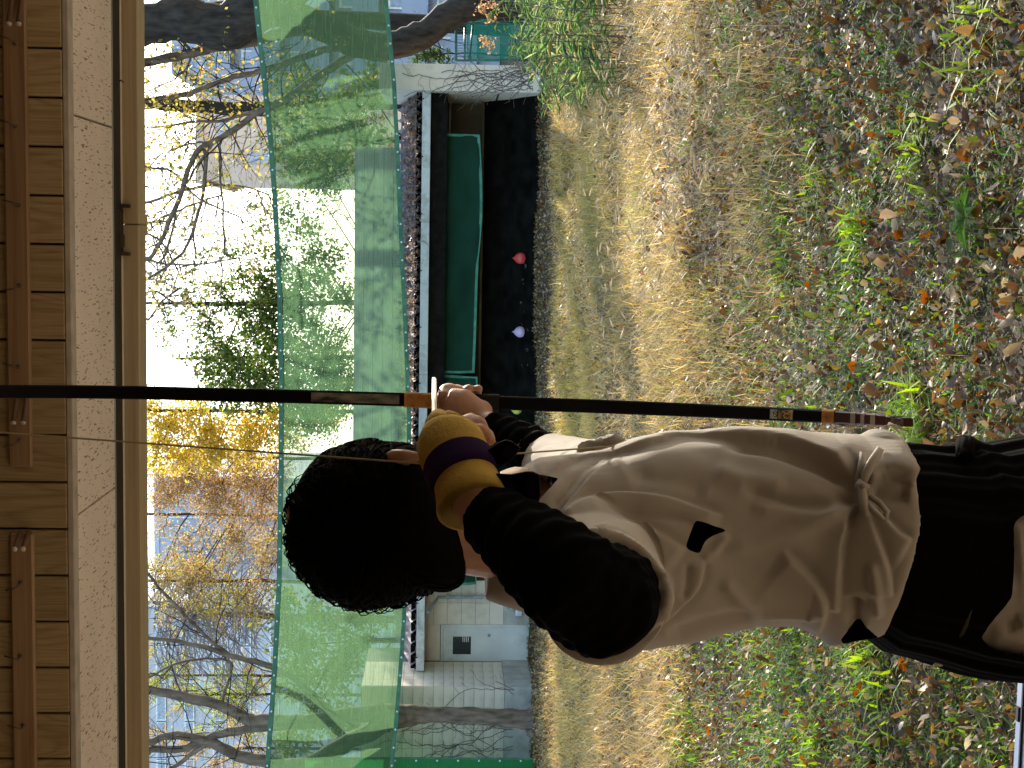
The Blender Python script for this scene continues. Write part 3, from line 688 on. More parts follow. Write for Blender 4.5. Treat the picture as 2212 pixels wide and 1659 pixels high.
# ================================================================ store wall with a door, left of the target opening
st = empty('store_building', (xY(1450, 31), 31, 0), 'pale panelled store with dented grey door, drainpipe and creeper', 'building')
YD, YL = 32.0, 30.0
xc = xY(1484, YL, 1000); zpb = zY(1089, YL, 1560)
ztop = 3.6
MB().box(-14, xc-.02, YL+.03, YL+3, 0, ztop-.02).build('wall_core', M['wallbk'], st)
MB().box(xc-.021, xY(1255, YD), YD+.03, YD+.3, 0, 2.6).build('wall_core', M['wallbk'], st)
MB().bbox(-14, xc, YL-.01, YL+.06, -.05, zpb-.004, .006).build('plinth', M['concrete'], st)
MB().box(xc-.05, xc+.012, YL+.061, YD+.02, -.05, zpb-.004).build('plinth', M['concrete'], st)
# panels of the front (0.43 x 0.21 m, joints recessed)
pw, phh = .44, .212
pm = MB().bbox(-pw/2+.003, pw/2-.003, -.0, .03, -phh/2+.003, phh/2-.003, .003).mesh('panel'); pm.materials.append(M['wall'])
for i in range(7):
    for j in range(int((ztop-zpb)/phh)):
        o = link('panel', pm, None, st); o.location = (xc-.001-pw*(i+.5), YL+RNG.uniform(-.0015, .0015), zpb+phh*(j+.5))
for i in range(4):                                # side face, turned towards the range
    for j in range(int((ztop-zpb)/phh)):
        o = link('panel', pm, None, st); o.location = (xc+.008, YL+.04+pw*(i+.5), zpb+phh*(j+.5)); o.rotation_euler.z = R_(90)
# wall with the door
dy0, dy1 = xY(1437, YD), xY(1353, YD); dz1 = zY(957, YD, 1400)
zpb2 = zY(1088, YD, 1300)
bw = (xY(1257, YD)-dy1)/2
for side in range(2):
    for j in range(6):
        a = dy1+.03+bw*side; z0 = zpb2+.31*j
        MB().bbox(a+.003, a+bw-.003, YD-.0, YD+.03, z0+.003, z0+.307, .003).build('panel', M['wall'], st)
MB().bbox(dy0-.06, dy1+.03, YD-.0, YD+.028, dz1+.07, 2.5, .003).build('panel', M['wall'], st)
MB().bbox(dy1+.031, xY(1257, YD), YD-.02, YD+.05, -.05, zpb2-.003, .004).build('plinth', M['concrete'], st)
fr = MB()
fr.box(dy0-.045, dy0, YD-.05, YD+.02, -.02, dz1+.05).box(dy1, dy1+.045, YD-.05, YD+.02, -.02, dz1+.05).box(dy0, dy1, YD-.05, YD+.02, dz1, dz1+.05)
fr.build('door_frame', M['doorpaint'], st)
dr = MB().bbox(dy0+.006, dy1-.006, YD-.03, YD+.01, .0, dz1-.006, .004).build('door', M['doorpaint'], st)
gx0, gx1 = xY(1412, YD), xY(1374, YD); gz0, gz1 = zY(1017, YD, 1400), zY(978, YD, 1400)
MB().box(gx0-.025, gx1+.025, YD-.042, YD-.031, gz0-.025, gz1+.025).build('window_frame', M['doorpaint'], dr)
MB().box(gx0, gx1, YD-.047, YD-.043, gz0, gz1).build('window_pane', M['glass'], dr)
lv = MB()
for j in range(4): lv.box(gx1-.12, gx1-.005, YD-.052, YD-.048, gz0+.05+.04*j, gz0+.065+.04*j)
lv.build('window_louvre', M['steel'], dr)
kx, kz = xY(1370, YD), zY(1055, YD, 1400)
MB().ball((kx, YD-.075, kz), .032, 12, 8).tube([(kx, YD-.03, kz), (kx, YD-.07, kz)], .014, 8).build('knob', M['steel'], dr, True)
hg = MB()
for x_ in (985, 1060, 1135): z = zY(x_, YD, 1430); hg.box(dy0-.004, dy0+.016, YD-.058, YD-.03, z-.06, z+.06)
hg.build('hinge', M['dark'], dr)
q = [onY(a, b, YD-.12) for a, b in ((924, 1305), (933, 1300), (947, 1290), (1000, 1290), (1100, 1290), (1150, 1290))]
q[0].y = YF+.1; q[1].y = YF+.4
MB().tube(q, .036, 8).build('drainpipe', M['pipe'], st, True)
for x_ in (968, 1040):
    p = onY(x_, 1290, YD-.12); MB().box(p.x-.05, p.x+.05, YD-.16, YD-.0, p.z-.012, p.z+.012).build('pipe_clip', M['pipe'], st)
p = onY(1119, 1320, YD-.1); MB().bbox(p.x-.09, p.x+.09, YD-.2, YD-.03, p.z-.08, p.z+.06, .01).box(p.x-.05, p.x+.05, YD-.215, YD-.201, p.z-.03, p.z+.03).build('meter_box', M['gutter'], st)
MB().tube([onY(1095, 1312, YD-.08), onY(1108, 1318, YD-.08), onY(1112, 1319, YD-.1)], .022, 8).build('tap_pipe', M['steel'], st, True)
vines(st, 16, xY(1680, YL), xc, zpb-.2, 3.2, YL-.008, 11)

# ================================================================ wall behind, seen through the net
bwl = empty('backstop_wall', (0, 35, 0), 'high boarded backstop wall standing behind the target house', 'wall')
z1 = zY(764, 35.0); x0, x1 = xY(1300, 35.0), xY(322, 35.0)
nbd = 18
for j in range(nbd):
    a, b = z1*j/nbd, z1*(j+1)/nbd
    MB().bbox(x0, x1, 35.0+RNG.uniform(0, .006), 35.05, a+.004, b-.004, .004).build('board', M['concrete'], bwl)
MB().box(x0, x1, 35.051, 35.12, 0, z1-.01).build('wall_core', M['wallbk'], bwl)

# ================================================================ green shade net across the range
YN = 28.4
net = empty('shade_net', (xY(830, YN), YN, zY(740, YN)), 'wide translucent green shade net strung across the range above the target house', 'net')
tx = [(-160, 530), (0, 547), (170, 565), (300, 579), (450, 590), (640, 599), (830, 603), (1000, 602), (1250, 598), (1450, 588), (1659, 572), (1800, 560)]
bx_ = [(-160, 820), (0, 838), (170, 855), (300, 862), (450, 868), (700, 880), (900, 888), (1100, 887), (1290, 880), (1400, 873), (1560, 860), (1659, 850), (1800, 838)]
def ip(tb, y_): return float(np.interp(y_, [q[0] for q in tb], [q[1] for q in tb]))
ny_, nv_ = 98, 14; P = []
for j in range(nv_+1):
    for i in range(ny_+1):
        y_ = -160+1960*i/ny_; t_ = j/nv_
        p = onY(ip(tx, y_)+(ip(bx_, y_)-ip(tx, y_))*t_, y_, YN); s = math.sin(math.pi*t_)
        p.y += s*(.10*math.sin(y_*.006)+.05*math.sin(y_*.017+1))+.03*math.sin(y_*.03+t_*4)*t_
        P.append(p)
W = ny_+1
MB().add(P, [(j*W+i, j*W+i+1, (j+1)*W+i+1, (j+1)*W+i) for j in range(nv_) for i in range(ny_)]).build('mesh_sheet', M['net'], net, True)
def band(row, up, name, hh):
    vs_ = []
    for i in range(W):
        p = P[row*W+i]; vs_ += [p+Vector((0, -.02, 0)), p+Vector((0, -.02, up*hh)), p+Vector((0, .02, up*hh)), p+Vector((0, .02, 0))]
    MB().add(vs_, [(4*i+k, 4*i+(k+1) % 4, 4*i+4+(k+1) % 4, 4*i+4+k) for i in range(W-1) for k in range(4)]).build(name, M['nethem'], net)
band(0, -1, 'top_hem', .09); band(nv_, 1, 'bottom_hem', .08)
ey = MB().ball((0, 0, 0), .022, 8, 5, (1, .5, 1)).mesh('eyelet'); ey.materials.append(M['eyelet'])
for y_ in range(-140, 1800, 39):
    for tb, o_x in ((tx, 5), (bx_, -4)):
        o = link('eyelet', ey, None, net); o.location = onY(ip(tb, y_)+o_x, y_, YN-.035)
for y_ in (-160, 1800):
    p = onY(700, y_, YN); MB().tube([(p.x, YN, 0), (p.x, YN, 7.2)], .06, 8).build('post', M['pipe'], net)
sn = empty('side_net', (xY(1700, 28.9), 28.9, 0), 'bright green netting hanging to the ground at the far left', 'net')
P = []; a0 = xY(1638, 28.9); 
for j in range(15):
    for i in range(25):
        u_ = i/24; xx = a0-2.6*u_; z = 0.02+4.6*(1-j/14); P.append((xx, 28.9+.07*math.sin(xx*7+z*.6)+.04*math.sin(xx*17+z), z))
MB().add(P, [(j*25+i, j*25+i+1, (j+1)*25+i+1, (j+1)*25+i) for j in range(14) for i in range(24)]).build('mesh_sheet', mk_net('side_green', (.03, .24, .07), .06, tr_mix=.4), sn, True)
MB().tube([(a0, 28.88, .0), (a0+.01, 28.88, 2.3), (a0, 28.88, 4.6)], .018, 5).build('edge_rope', M['nethem'], sn)
for z in np.arange(.3, 4.5, .42):
    o = link('eyelet', ey, None, sn); o.location = (a0-.03, 28.84, z)

# ================================================================ teal fence at the right
tf = empty('net_fence', (xY(60, 33.6), 33.6, 0), 'teal pipe frame with netting beside the target house, behind the bamboo grass', 'fence')
def tp(a, b, r=.03): MB().tube([onY(*a, 33.6), onY(*b, 33.6)], r, 8).build('pipe', M['tealpipe'], tf, True)
tp((985, -80), (985, 132)); tp((985, 36), (1130, 36), .04); tp((985, 50), (1130, 50), .028); tp((1004, 60), (1004, 128), .022); tp((985, 130), (1150, 130)); tp((1022, 46), (1014, 130), .022); tp((985, -40), (1150, -40))
nn = MB(); P = []
for j in range(9):
    for i in range(17):
        y_ = -80+210*i/16; x_ = 1008+150*j/8; p = onY(x_, y_, 33.64); p.y += .05*math.sin(i*1.3+j*.8); P.append(p)
nn.add(P, [(j*17+i, j*17+i+1, (j+1)*17+i+1, (j+1)*17+i) for j in range(8) for i in range(16)]).build('netting', M['tealnet'], tf, True)
gm = MB()
for y_ in range(56, 130, 6): gm.tube([onY(986, y_, 33.61), onY(1012, y_, 33.61)], .006, 4)
gm.build('grille', M['tealpipe'], tf)

# ================================================================ buildings far behind
def block(name, lab, y0, y1, xtop, Yb, dep, mat, rows, cols, wx, wz, glassm, balc=False, step=None):
    e = empty(name, (xY((y0+y1)/2, Yb), Yb, 0), lab, 'building')
    x1, x0 = xY(y0, Yb, xtop), xY(y1, Yb, xtop); zt = zY(xtop, Yb, (y0+y1)/2)
    MB().box(x0, x1, Yb, Yb+dep, 0, zt).build('wall', mat, e)
    MB().box(x0-.2, x1+.2, Yb-.2, Yb+dep+.2, zt+.003, zt+.35).build('parapet', mat, e)
    if rows:
        wh = (zt-1)/rows; ww = (x1-x0)/cols
        fm = MB().box(-ww*wx/2, ww*wx/2, -.12, -.003, -wh*wz/2, wh*wz/2).mesh('window'); fm.materials.append(M['steel'])
        pmn = MB().box(-ww*wx/2+.08, ww*wx/2-.08, -.14, -.121, -wh*wz/2+.08, wh*wz/2-.08).mesh('pane'); pmn.materials.append(glassm)
        for j in range(rows):
            for i in range(cols):
                f = link('window', fm, None, e); f.location = (x0+ww*(i+.5), Yb, 1+wh*(j+.5))
                g = link('pane', pmn, None, None); g.parent = f
            if balc: MB().box(x0, x1, Yb-.9, Yb-.15, 1+wh*j-.1, 1+wh*j+.9).build('balcony', mat, e)
    return e
M['bldA'] = mk('render_blue_white', (.56, .62, .74), var=.05, scale=.5)
M['bldB'] = mk('render_peach', (.86, .66, .50), var=.05, scale=.5)
M['bldC'] = mk('render_pale', (.78, .80, .84), var=.06, scale=.5)
M['blueglass'] = mk('blue_glass', (.50, .58, .68), rough=.3, var=.2, spec=.5)
block('apartment_building', 'pale blue white apartment block behind the right hand tree', -160, 150, 392, 58, 10, M['bldA'], 6, 5, .45, .55, M['blueglass'], True)
bB = block('beige_building', 'beige building with square openings seen over the net at right', 200, 388, 440, 75, 12, M['bldB'], 0, 0, 0, 0, None)
for (a, b, c_, d_) in ((215, 240, 475, 510), (262, 296, 470, 500), (330, 352, 540, 590)):
    p, q = onY(d_, b, 75), onY(c_, a, 75); f = MB().box(p.x, q.x, 74.85, 74.99, p.z, q.z).build('window', M['bldA'], bB); MB().box(p.x+.15, q.x-.15, 74.8, 74.849, p.z+.15, q.z-.15).build('pane', M['blueglass'], f)
block('office_building', 'pale blue office block with rows of windows behind the left hand trees', 1310, 1800, 318, 88, 14, M['bldC'], 11, 6, .96, .35, M['blueglass'])
block('sky_patch_block', 'pale blue block added in place of blue sky behind the orange trees', 1030, 1225, 345, 100, 12, M['bldA'], 6, 4, .6, .6, M['blueglass'])  # made-up block, its pale blue stands in for gaps of blue sky
# ================================================================ trees
def limb(mb, pts, Y, w0, w1, n=8, jit=0.0):       # traced limb: pixel centres on a plane at distance Y, widths in pixels
    P = []; R = []
    m_ = len(pts)
    for i, q in enumerate(pts):
        dY = q[2] if len(q) > 2 else 0.0
        p = onY(q[0], q[1], Y+dY); P.append(p); R.append((q[3] if len(q) > 3 else w0+(w1-w0)*i/(m_-1))*.5*Y/FPX)
    # smooth resample
    PP, RQ = [], []
    for i in range(m_-1):
        a = P[max(i-1, 0)]; b = P[i]; c = P[i+1]; d = P[min(i+2, m_-1)]
        for k in range(5):
            t = k/5; p = .5*((2*b)+(c-a)*t+(2*a-5*b+4*c-d)*t*t+(3*b-a-3*c+d)*t**3)
            PP.append(p+Vector((RNG.normal(0, jit), RNG.normal(0, jit), RNG.normal(0, jit)))); RQ.append((R[i]+(R[i+1]-R[i])*t)*RNG.uniform(.93, 1.07))
    PP.append(P[-1]); RQ.append(R[-1])
    mb.tube(PP, RQ, n); return PP, RQ
def twigs(mb, base, dirv, length, r, depth, rg, spread=.6, tips=None, droop=0.0, n=4):
    p = Vector(base); d = Vector(dirv).normalized(); pts = [p.copy()]; rad = [r]; seg = max(3, int(length/.25)); seg = min(seg, 7)
    for i in range(seg):
        d = (d+Vector((rg.gauss(0, .16), rg.gauss(0, .16), rg.gauss(0, .14)-droop))).normalized(); p = p+d*(length/seg); pts.append(p.copy()); rad.append(r*(1-.75*(i+1)/seg))
        if depth > 0 and i >= 1 and rg.random() < .75:
            nd = (d+Vector((rg.gauss(0, spread), rg.gauss(0, spread), rg.gauss(.1, spread)))).normalized()
            twigs(mb, p, nd, length*rg.uniform(.4, .7), r*.55, depth-1, rg, spread, tips, droop, 3)
        if tips is not None and depth <= 1: tips.append(p.copy())
    mb.tube(pts, rad, n, False)
def leafcloud(C, sd, sz, cols, wts):              # small bent leaves at the points C
    C = np.asarray(C); n = len(C); C = C+RNG.normal(0, sd, (n, 3))
    a = RNG.normal(0, 1, (n, 3)); a /= np.linalg.norm(a, axis=1)[:, None]; b = np.cross(a, RNG.normal(0, 1, (n, 3))); b /= np.linalg.norm(b, axis=1)[:, None]
    L = (sz*RNG.uniform(.6, 1.35, n))[:, None]; c = np.cross(a, b)
    P = np.stack([C-a*L*.5, C+b*L*.28+c*L*.06, C+a*L*.5, C-b*L*.28+c*L*.06], 1).reshape(-1, 3)
    f = np.array([(0, 1, 2), (0, 2, 3)]); T = (f[None]+4*np.arange(n)[:, None, None]).reshape(-1, 3)
    col = pick(cols, wts, n, .25)
    return P, T, np.repeat(col, 4, 0)
def blobs(lst, Y, per, dsp=.8):                   # clumpy points: list of (x, y, radius px[, weight])
    out = []
    for q in lst:
        x_, y_, r = q[:3]; w = q[3] if len(q) > 3 else 1.0
        n = int(per*1.7*w*(r/50)**2)+2; c = onY(x_, y_, Y); rm = r*Y/FPX
        ns = max(3, n//14); sub = np.array(c)+RNG.normal(0, 1, (ns, 3))*np.array([rm*.55, rm*dsp, rm*.55])
        idx = RNG.integers(0, ns, n); out.append(sub[idx]+RNG.normal(0, rm*.13+.05, (n, 3)))
    return np.concatenate(out)
def foliage(e, name, parts, mat=None): V, T, C = join(parts); tag(link(name, np_mesh(name, V, T, C), mat or M['tree_leaf'], e), kind='stuff')
def tree(lab, Y, y_, name='tree', group=None):
    return empty(name, (xY(y_, Y), Y, 0), lab, 'tree', group)
rg = random.Random(3)
GR = [(.10, .17, .035), (.06, .12, .03), (.16, .22, .05), (.22, .26, .06)]
YE = [(.52, .40, .10), (.58, .46, .13), (.42, .36, .10), (.46, .32, .09)]
OR = [(.44, .30, .16), (.52, .35, .19), (.36, .23, .13), (.46, .38, .20)]
# --- T1: big leaning tree at the far right
e = tree('thick grey tree at the upper right with a heavy limb crossing over the net', 33, -60, 'tree')
tk = MB(); limb(tk, [(1150, 15), (1040, 12), (985, 25), (920, 70), (850, 98), (780, 96), (700, 60), (620, 30), (540, 30), (430, 36), (300, 40), (150, 20)], 33, 62, 60, 12, .012); tk.build('trunk', M['bark_dark'], e, True)
L = MB(); limb(L, [(690, -110), (620, -40), (545, 20), (480, 60), (400, 40), (300, 60), (180, 90)], 32.4, 120, 80, 12, .015); L.build('branch', M['bark_dark'], e, True)
tips = []
for pts, w0, w1 in (([(715, 62), (640, 66), (590, 76), (545, 90), (470, 100), (415, 115), (330, 132), (250, 150)], 27, 18), ([(760, 94), (700, 108), (640, 128), (600, 142), (555, 156), (505, 166), (450, 186), (400, 205), (330, 215), (260, 230)], 17, 9), ([(800, 98), (740, 130), (660, 185), (610, 220), (563, 238), (489, 291), (423, 330), (383, 437), (338, 539), (304, 568), (260, 600)], 19, 7), ([(440, 325), (445, 346), (434, 437), (394, 545), (309, 607), (270, 620)], 9, 5), ([(480, 300), (474, 324), (480, 437), (485, 551)], 6, 4), ([(383, 437), (372, 500), (345, 575)], 6, 4), ([(434, 437), (420, 500), (425, 560)], 5, 3.5), ([(563, 240), (520, 250), (470, 262), (420, 262), (350, 275), (290, 270)], 9, 3), ([(470, 300), (430, 350), (400, 400), (330, 470)], 6, 2), ([(489, 291), (452, 306), (415, 310), (372, 325), (320, 345)], 6, 2), ([(420, 115), (380, 80), (340, 62), (300, 50)], 7, 3), ([(415, 110), (400, 150), (360, 180), (310, 200)], 5, 2)):
    L = MB(); PP, RQ = limb(L, pts, 33.2, w0, w1, 8, .01); L.build('branch', M['bark'], e, True)
    for i in range(3, len(PP)-1, 2):
        if rg.random() < .8:
            tw = L
            tips.append((PP[i], RQ[i]))
tw = MB(); tp_ = []
for p, r in tips: twigs(tw, p, (rg.gauss(-.25, .5), rg.gauss(0, .4), rg.gauss(.25, .5)), rg.uniform(.8, 1.9), min(.018, r*.5), 2, rg, .6, tp_)
tag(tw.build('twigs', M['bark_dark'], e), kind='stuff')
tw = MB()
for i in range(16): twigs(tw, onY(RNG.uniform(850, 960), RNG.uniform(70, 130), 33.4), (rg.gauss(-.2, .4), 0, rg.gauss(-.3, .4)), rg.uniform(.5, 1.2), .012, 2, rg, .7)
tag(tw.build('twigs', M['bark_dark'], e), kind='stuff')
up = np.array([9.6, 33.0, 11.8])+RNG.normal(0, 1, (120, 3))*np.array([2.2, 2.4, 2.0]); up = up[up[:, 2] > 8.9]  # extra leaf mass out of view, added to shade the right foreground
ci = up[RNG.integers(0, len(up), 4600)]+RNG.normal(0, .42, (4600, 3))
ylf = [onY(RNG.normal(390, 50), RNG.normal(230, 50), 33.3+RNG.normal(0, .5)) for _ in range(420)]+[onY(RNG.normal(430, 40), RNG.normal(130, 40), 33.3) for _ in range(120)]
foliage(e, 'crown', [leafcloud([np.array(p) for p in tp_], .06, .10, YE+[(.35, .30, .12)], [3, 3, 3, 1, 2]) if tp_ else None, leafcloud(ci, .05, .22, GR+YE, [2, 2, 2, 2, 1, 1, 1, 1]), leafcloud(ylf, .05, .10, YE, [3, 3, 2, 1])])
# --- T2: dark straight trunk behind
e = tree('dark straight trunk rising just left of the big tree above the net', 40, 228)
tk = MB(); limb(tk, [(1110, 215), (800, 222), (562, 236), (430, 230), (300, 222), (100, 215)], 40, 34, 22, 10, .02); tk.build('trunk', M['bark_dark'], e, True)
tw = MB(); tp_ = []
for i in range(26): twigs(tw, onY(RNG.uniform(200, 640), 230, 40), (rg.gauss(-.3, .7), rg.gauss(0, .4), rg.gauss(.4, .4)), rg.uniform(1.2, 2.8), .022, 2, rg, .6, tp_)
tag(tw.build('twigs', M['bark_dark'], e), kind='stuff')
sel = [np.array(tp_[i]) for i in RNG.integers(0, len(tp_), 700)]
foliage(e, 'crown', [leafcloud(sel, .15, .16, YE+GR, [3, 3, 2, 1, 1, 1, 1, 1])])
# --- T3: loose evergreen in the middle
def bushy(lab, Y, trunk, bl, per, sz, cols, wts, tw_n, w0, w1, name='tree', mat='bark_dark', droop=0.0, extra=None, tlen=(1.2, 2.6)):
    e = tree(lab, Y, trunk[0][1], name); tk = MB(); PP, RQ = limb(tk, trunk, Y, w0, w1, 8, .015); tk.build('trunk', M[mat], e, True)
    tw = MB(); pts = blobs(bl, Y, per*1.5)
    top = [p for p in PP if p.z > 3.0] or PP
    for q in bl:                                  # a limb from the trunk to each clump
        c = onY(q[0], q[1], Y); s = min(top, key=lambda p: (p-c-Vector((0, 0, -.6*abs(p.x-c.x)))).length)
        mid = (s+c)/2+Vector((rg.gauss(0, .15), rg.gauss(0, .3), rg.gauss(.05, .15))); rr = .012+.010*(s-c).length**.5
        tw.tube([s, (s+mid)/2+Vector((0, 0, .05)), mid, (mid+c)/2, c], [rr, rr*.8, rr*.6, rr*.45, rr*.25], 5, False)
        for k in range(tw_n): twigs(tw, mid+(c-mid)*rg.random(), (rg.gauss(0, .6)+.5*(c-s).normalized().x, rg.gauss(0, .5), rg.gauss(.1, .5)), rg.uniform(*tlen)*q[2]*Y/FPX*.8, rr*.45, 1, rg, .6, None, droop)
    tag(tw.build('twigs', M[mat], e), kind='stuff')
    ps = [leafcloud(pts, .04, sz, cols, wts)]
    if extra: ps += extra
    foliage(e, 'crown', ps); return e
bl3 = [(470, 620, 34, .7), (430, 690, 34, .8), (400, 640, 26, .35), (480, 760, 38), (520, 800, 46), (540, 700, 40), (560, 620, 36, .8), (600, 560, 36, .7), (640, 650, 48), (680, 720, 50), (720, 800, 46), (620, 800, 54), (560, 850, 40), (480, 860, 34), (450, 800, 30), (500, 550, 30, .4), (700, 560, 44), (740, 640, 36), (660, 490, 40, .5), (700, 400, 44, .8), (690, 345, 44), (640, 350, 40), (740, 350, 30), (600, 720, 46), (590, 640, 40), (700, 850, 46), (650, 860, 50), (620, 460, 40, .4), (420, 590, 22, .3), (340, 600, 18, .25), (350, 680, 18, .25), (560, 520, 34, .5), (520, 580, 34, .5), (440, 560, 28, .35), (570, 680, 40, .8), (500, 660, 36, .7), (450, 720, 34, .7), (380, 720, 26, .4), (410, 770, 28, .5), (590, 590, 36, .7), (560, 460, 30, .3), (670, 600, 40), (620, 680, 40)]
bushy('loose green evergreen in the middle of the view, half behind the net', 46, [(1100, 650), (900, 652), (765, 654), (600, 655), (450, 656), (385, 656), (300, 655)], bl3, 430, .13, GR+[(.24, .22, .08)], [3, 3, 3, 1.5, 2], 5, 16, 5)
bushy('second green evergreen with dense foliage next to the bow', 47.5, [(1100, 770), (900, 771), (765, 771), (600, 772), (480, 774), (380, 775)], [(520, 830, 40), (560, 790, 40), (600, 830, 46), (640, 770, 46), (690, 800, 46), (730, 760, 44), (560, 730, 34), (500, 780, 34), (470, 840, 30), (740, 850, 40), (640, 900, 40), (700, 900, 40)], 400, .12, GR+[(.35, .30, .06)], [3, 3, 3, 2, .7], 3, 14, 5)
# --- hanging bare branches over the white sky (right of centre)
e = tree('thin leafless branches hanging against the white sky', 42, 400)
tk = MB(); limb(tk, [(1110, 60), (700, 40), (400, 30), (200, 40)], 43, 40, 28, 8); tk.build('trunk', M['bark_dark'], e, True)
tw = MB(); tp_ = []
for pts, w in (([(60, 350), (180, 420), (303, 480), (350, 470), (420, 440), (480, 420)], 8), ([(150, 300), (303, 360), (370, 370), (430, 430), (520, 470)], 8), ([(200, 560), (303, 560), (360, 570), (430, 570), (500, 560)], 6), ([(200, 480), (303, 500), (345, 520), (372, 560), (390, 600)], 6), ([(150, 420), (300, 440), (400, 410), (500, 400), (580, 420)], 8), ([(200, 640), (310, 690), (350, 650), (390, 620)], 6), ([(200, 700), (300, 640), (340, 630), (380, 660)], 6)):
    PP, RQ = limb(tw, pts, 42, w, 3.6, 5, .01)
    for p, r in zip(PP[2::2], RQ[2::2]): twigs(tw, p, (rg.gauss(-.3, .6), rg.gauss(0, .3), rg.gauss(-.3, .5)), rg.uniform(.5, 1.4), .026, 2, rg, .6, tp_)
tag(tw.build('branches', M['bark'], e), kind='stuff')
foliage(e, 'crown', [leafcloud([np.array(tp_[i]) for i in RNG.integers(0, len(tp_), 1500)], .08, .13, [(.34, .30, .14), (.26, .22, .12), (.20, .24, .10)], [1, 1, 1])])
# --- T4: bright yellow tree behind the bow
bushy('bright yellow tree behind the bow and above the net', 50, [(1100, 890), (800, 889), (600, 889), (450, 888), (300, 886)], [(330, 880, 34), (370, 920, 40), (420, 890, 36), (430, 950, 40), (480, 930, 36), (540, 910, 34), (340, 960, 30), (380, 990, 30), (460, 980, 34), (520, 970, 34), (560, 950, 34), (590, 900, 30), (700, 900, 36), (740, 830, 22), (620, 930, 40), (330, 1000, 24, .5)], 850, .12, [(.66, .48, .09), (.72, .56, .14), (.56, .45, .10), (.40, .38, .10)], [4, 4, 2, 1.4], 3, 11, 7)
# --- T5: orange brown feathery conifers
def feathery(lab, Y, yt, bl, per, cols, wts, w0, w1, hgt=250):
    return bushy(lab, Y, [(1110, yt), (800, yt+1), (600, yt), (450, yt-1), (hgt, yt-2)], bl, per*2.6, .085, cols, wts, 7, w0, w1, 'tree', 'bark_red', .06)
feathery('orange brown feathery conifer above the archer, with one straight trunk', 52, 990, [(340, 1030, 34, .8), (390, 1050, 34), (440, 1010, 36), (480, 1050, 40), (540, 1040, 40), (580, 1070, 36), (500, 1100, 34), (560, 1120, 34, .8), (520, 1010, 34), (460, 1075, 34), (400, 1020, 34), (360, 1075, 30), (430, 1090, 26, .6), (330, 1080, 24, .5), (590, 1010, 36)], 460, OR+[(.55, .40, .10)], [3, 3, 2, 2, 1.5], 9, 5)
feathery('rust coloured feathery conifer left of the archer with a dark straight trunk', 53, 1112, [(350, 1140, 24, .5), (400, 1160, 28, .6), (450, 1150, 28, .5), (520, 1170, 34, .7), (570, 1200, 34, .8), (480, 1210, 30, .6), (420, 1210, 28, .6), (370, 1200, 26, .6), (340, 1250, 30, .7), (400, 1270, 34, .8), (560, 1250, 30, .6), (500, 1150, 32, .8), (440, 1250, 30, .7), (540, 1330, 30, .5), (370, 1330, 28, .4), (480, 1350, 28, .4), (590, 1160, 30, .8)], 420, OR+[(.48, .42, .12), (.32, .34, .10)], [3, 3, 2, 2, 2, 1.5], 10, 6)
feathery('yellow green feathery conifer with a thin trunk above the net at left', 54, 1256, [(330, 1220, 26, .7), (360, 1240, 26, .8), (400, 1230, 26, .6), (440, 1230, 26, .6), (480, 1270, 30, .6), (520, 1290, 30, .7), (460, 1310, 28, .6), (560, 1320, 26, .6), (420, 1300, 24, .6), (350, 1290, 24, .5)], 420, [(.46, .40, .10), (.40, .36, .10), (.48, .28, .10), (.36, .34, .12)], [3, 3, 2, 2], 9, 6)
# --- weeping bare grey tree
e = tree('grey leafless weeping tree with fine hanging twigs left of centre', 56, 1330)
tk = MB(); limb(tk, [(1110, 1340), (800, 1338), (560, 1330), (420, 1320), (330, 1300)], 56, 22, 8, 8, .02); tk.build('trunk', M['bark'], e, True)
tw = MB()
for i in range(420):
    c = onY(RNG.uniform(330, 560), RNG.normal(1325, 55), 56+RNG.normal(0, 1)); s = 1 if rg.random() < .5 else -1
    pts = [c]; d = Vector((s*.9, 0, .3)); p = c.copy()
    for k in range(6): d = (d+Vector((rg.gauss(0, .1), rg.gauss(0, .15), -.28))).normalized(); p = p+d*.28; pts.append(p.copy())
    tw.tube(pts, [.022, .022, .020, .018, .016, .013, .008], 3, False)
for i in range(30):
    a = onY(RNG.uniform(360, 560), 1332, 56); b = onY(RNG.uniform(330, 520), RNG.normal(1325, 50), 56); tw.tube([a, (a+b)/2+Vector((0, .2, .15)), b], [.03, .022, .012], 4, False)
tag(tw.build('twigs', mk('grey_twig', (.30, .27, .25), rough=.9), e), kind='stuff')
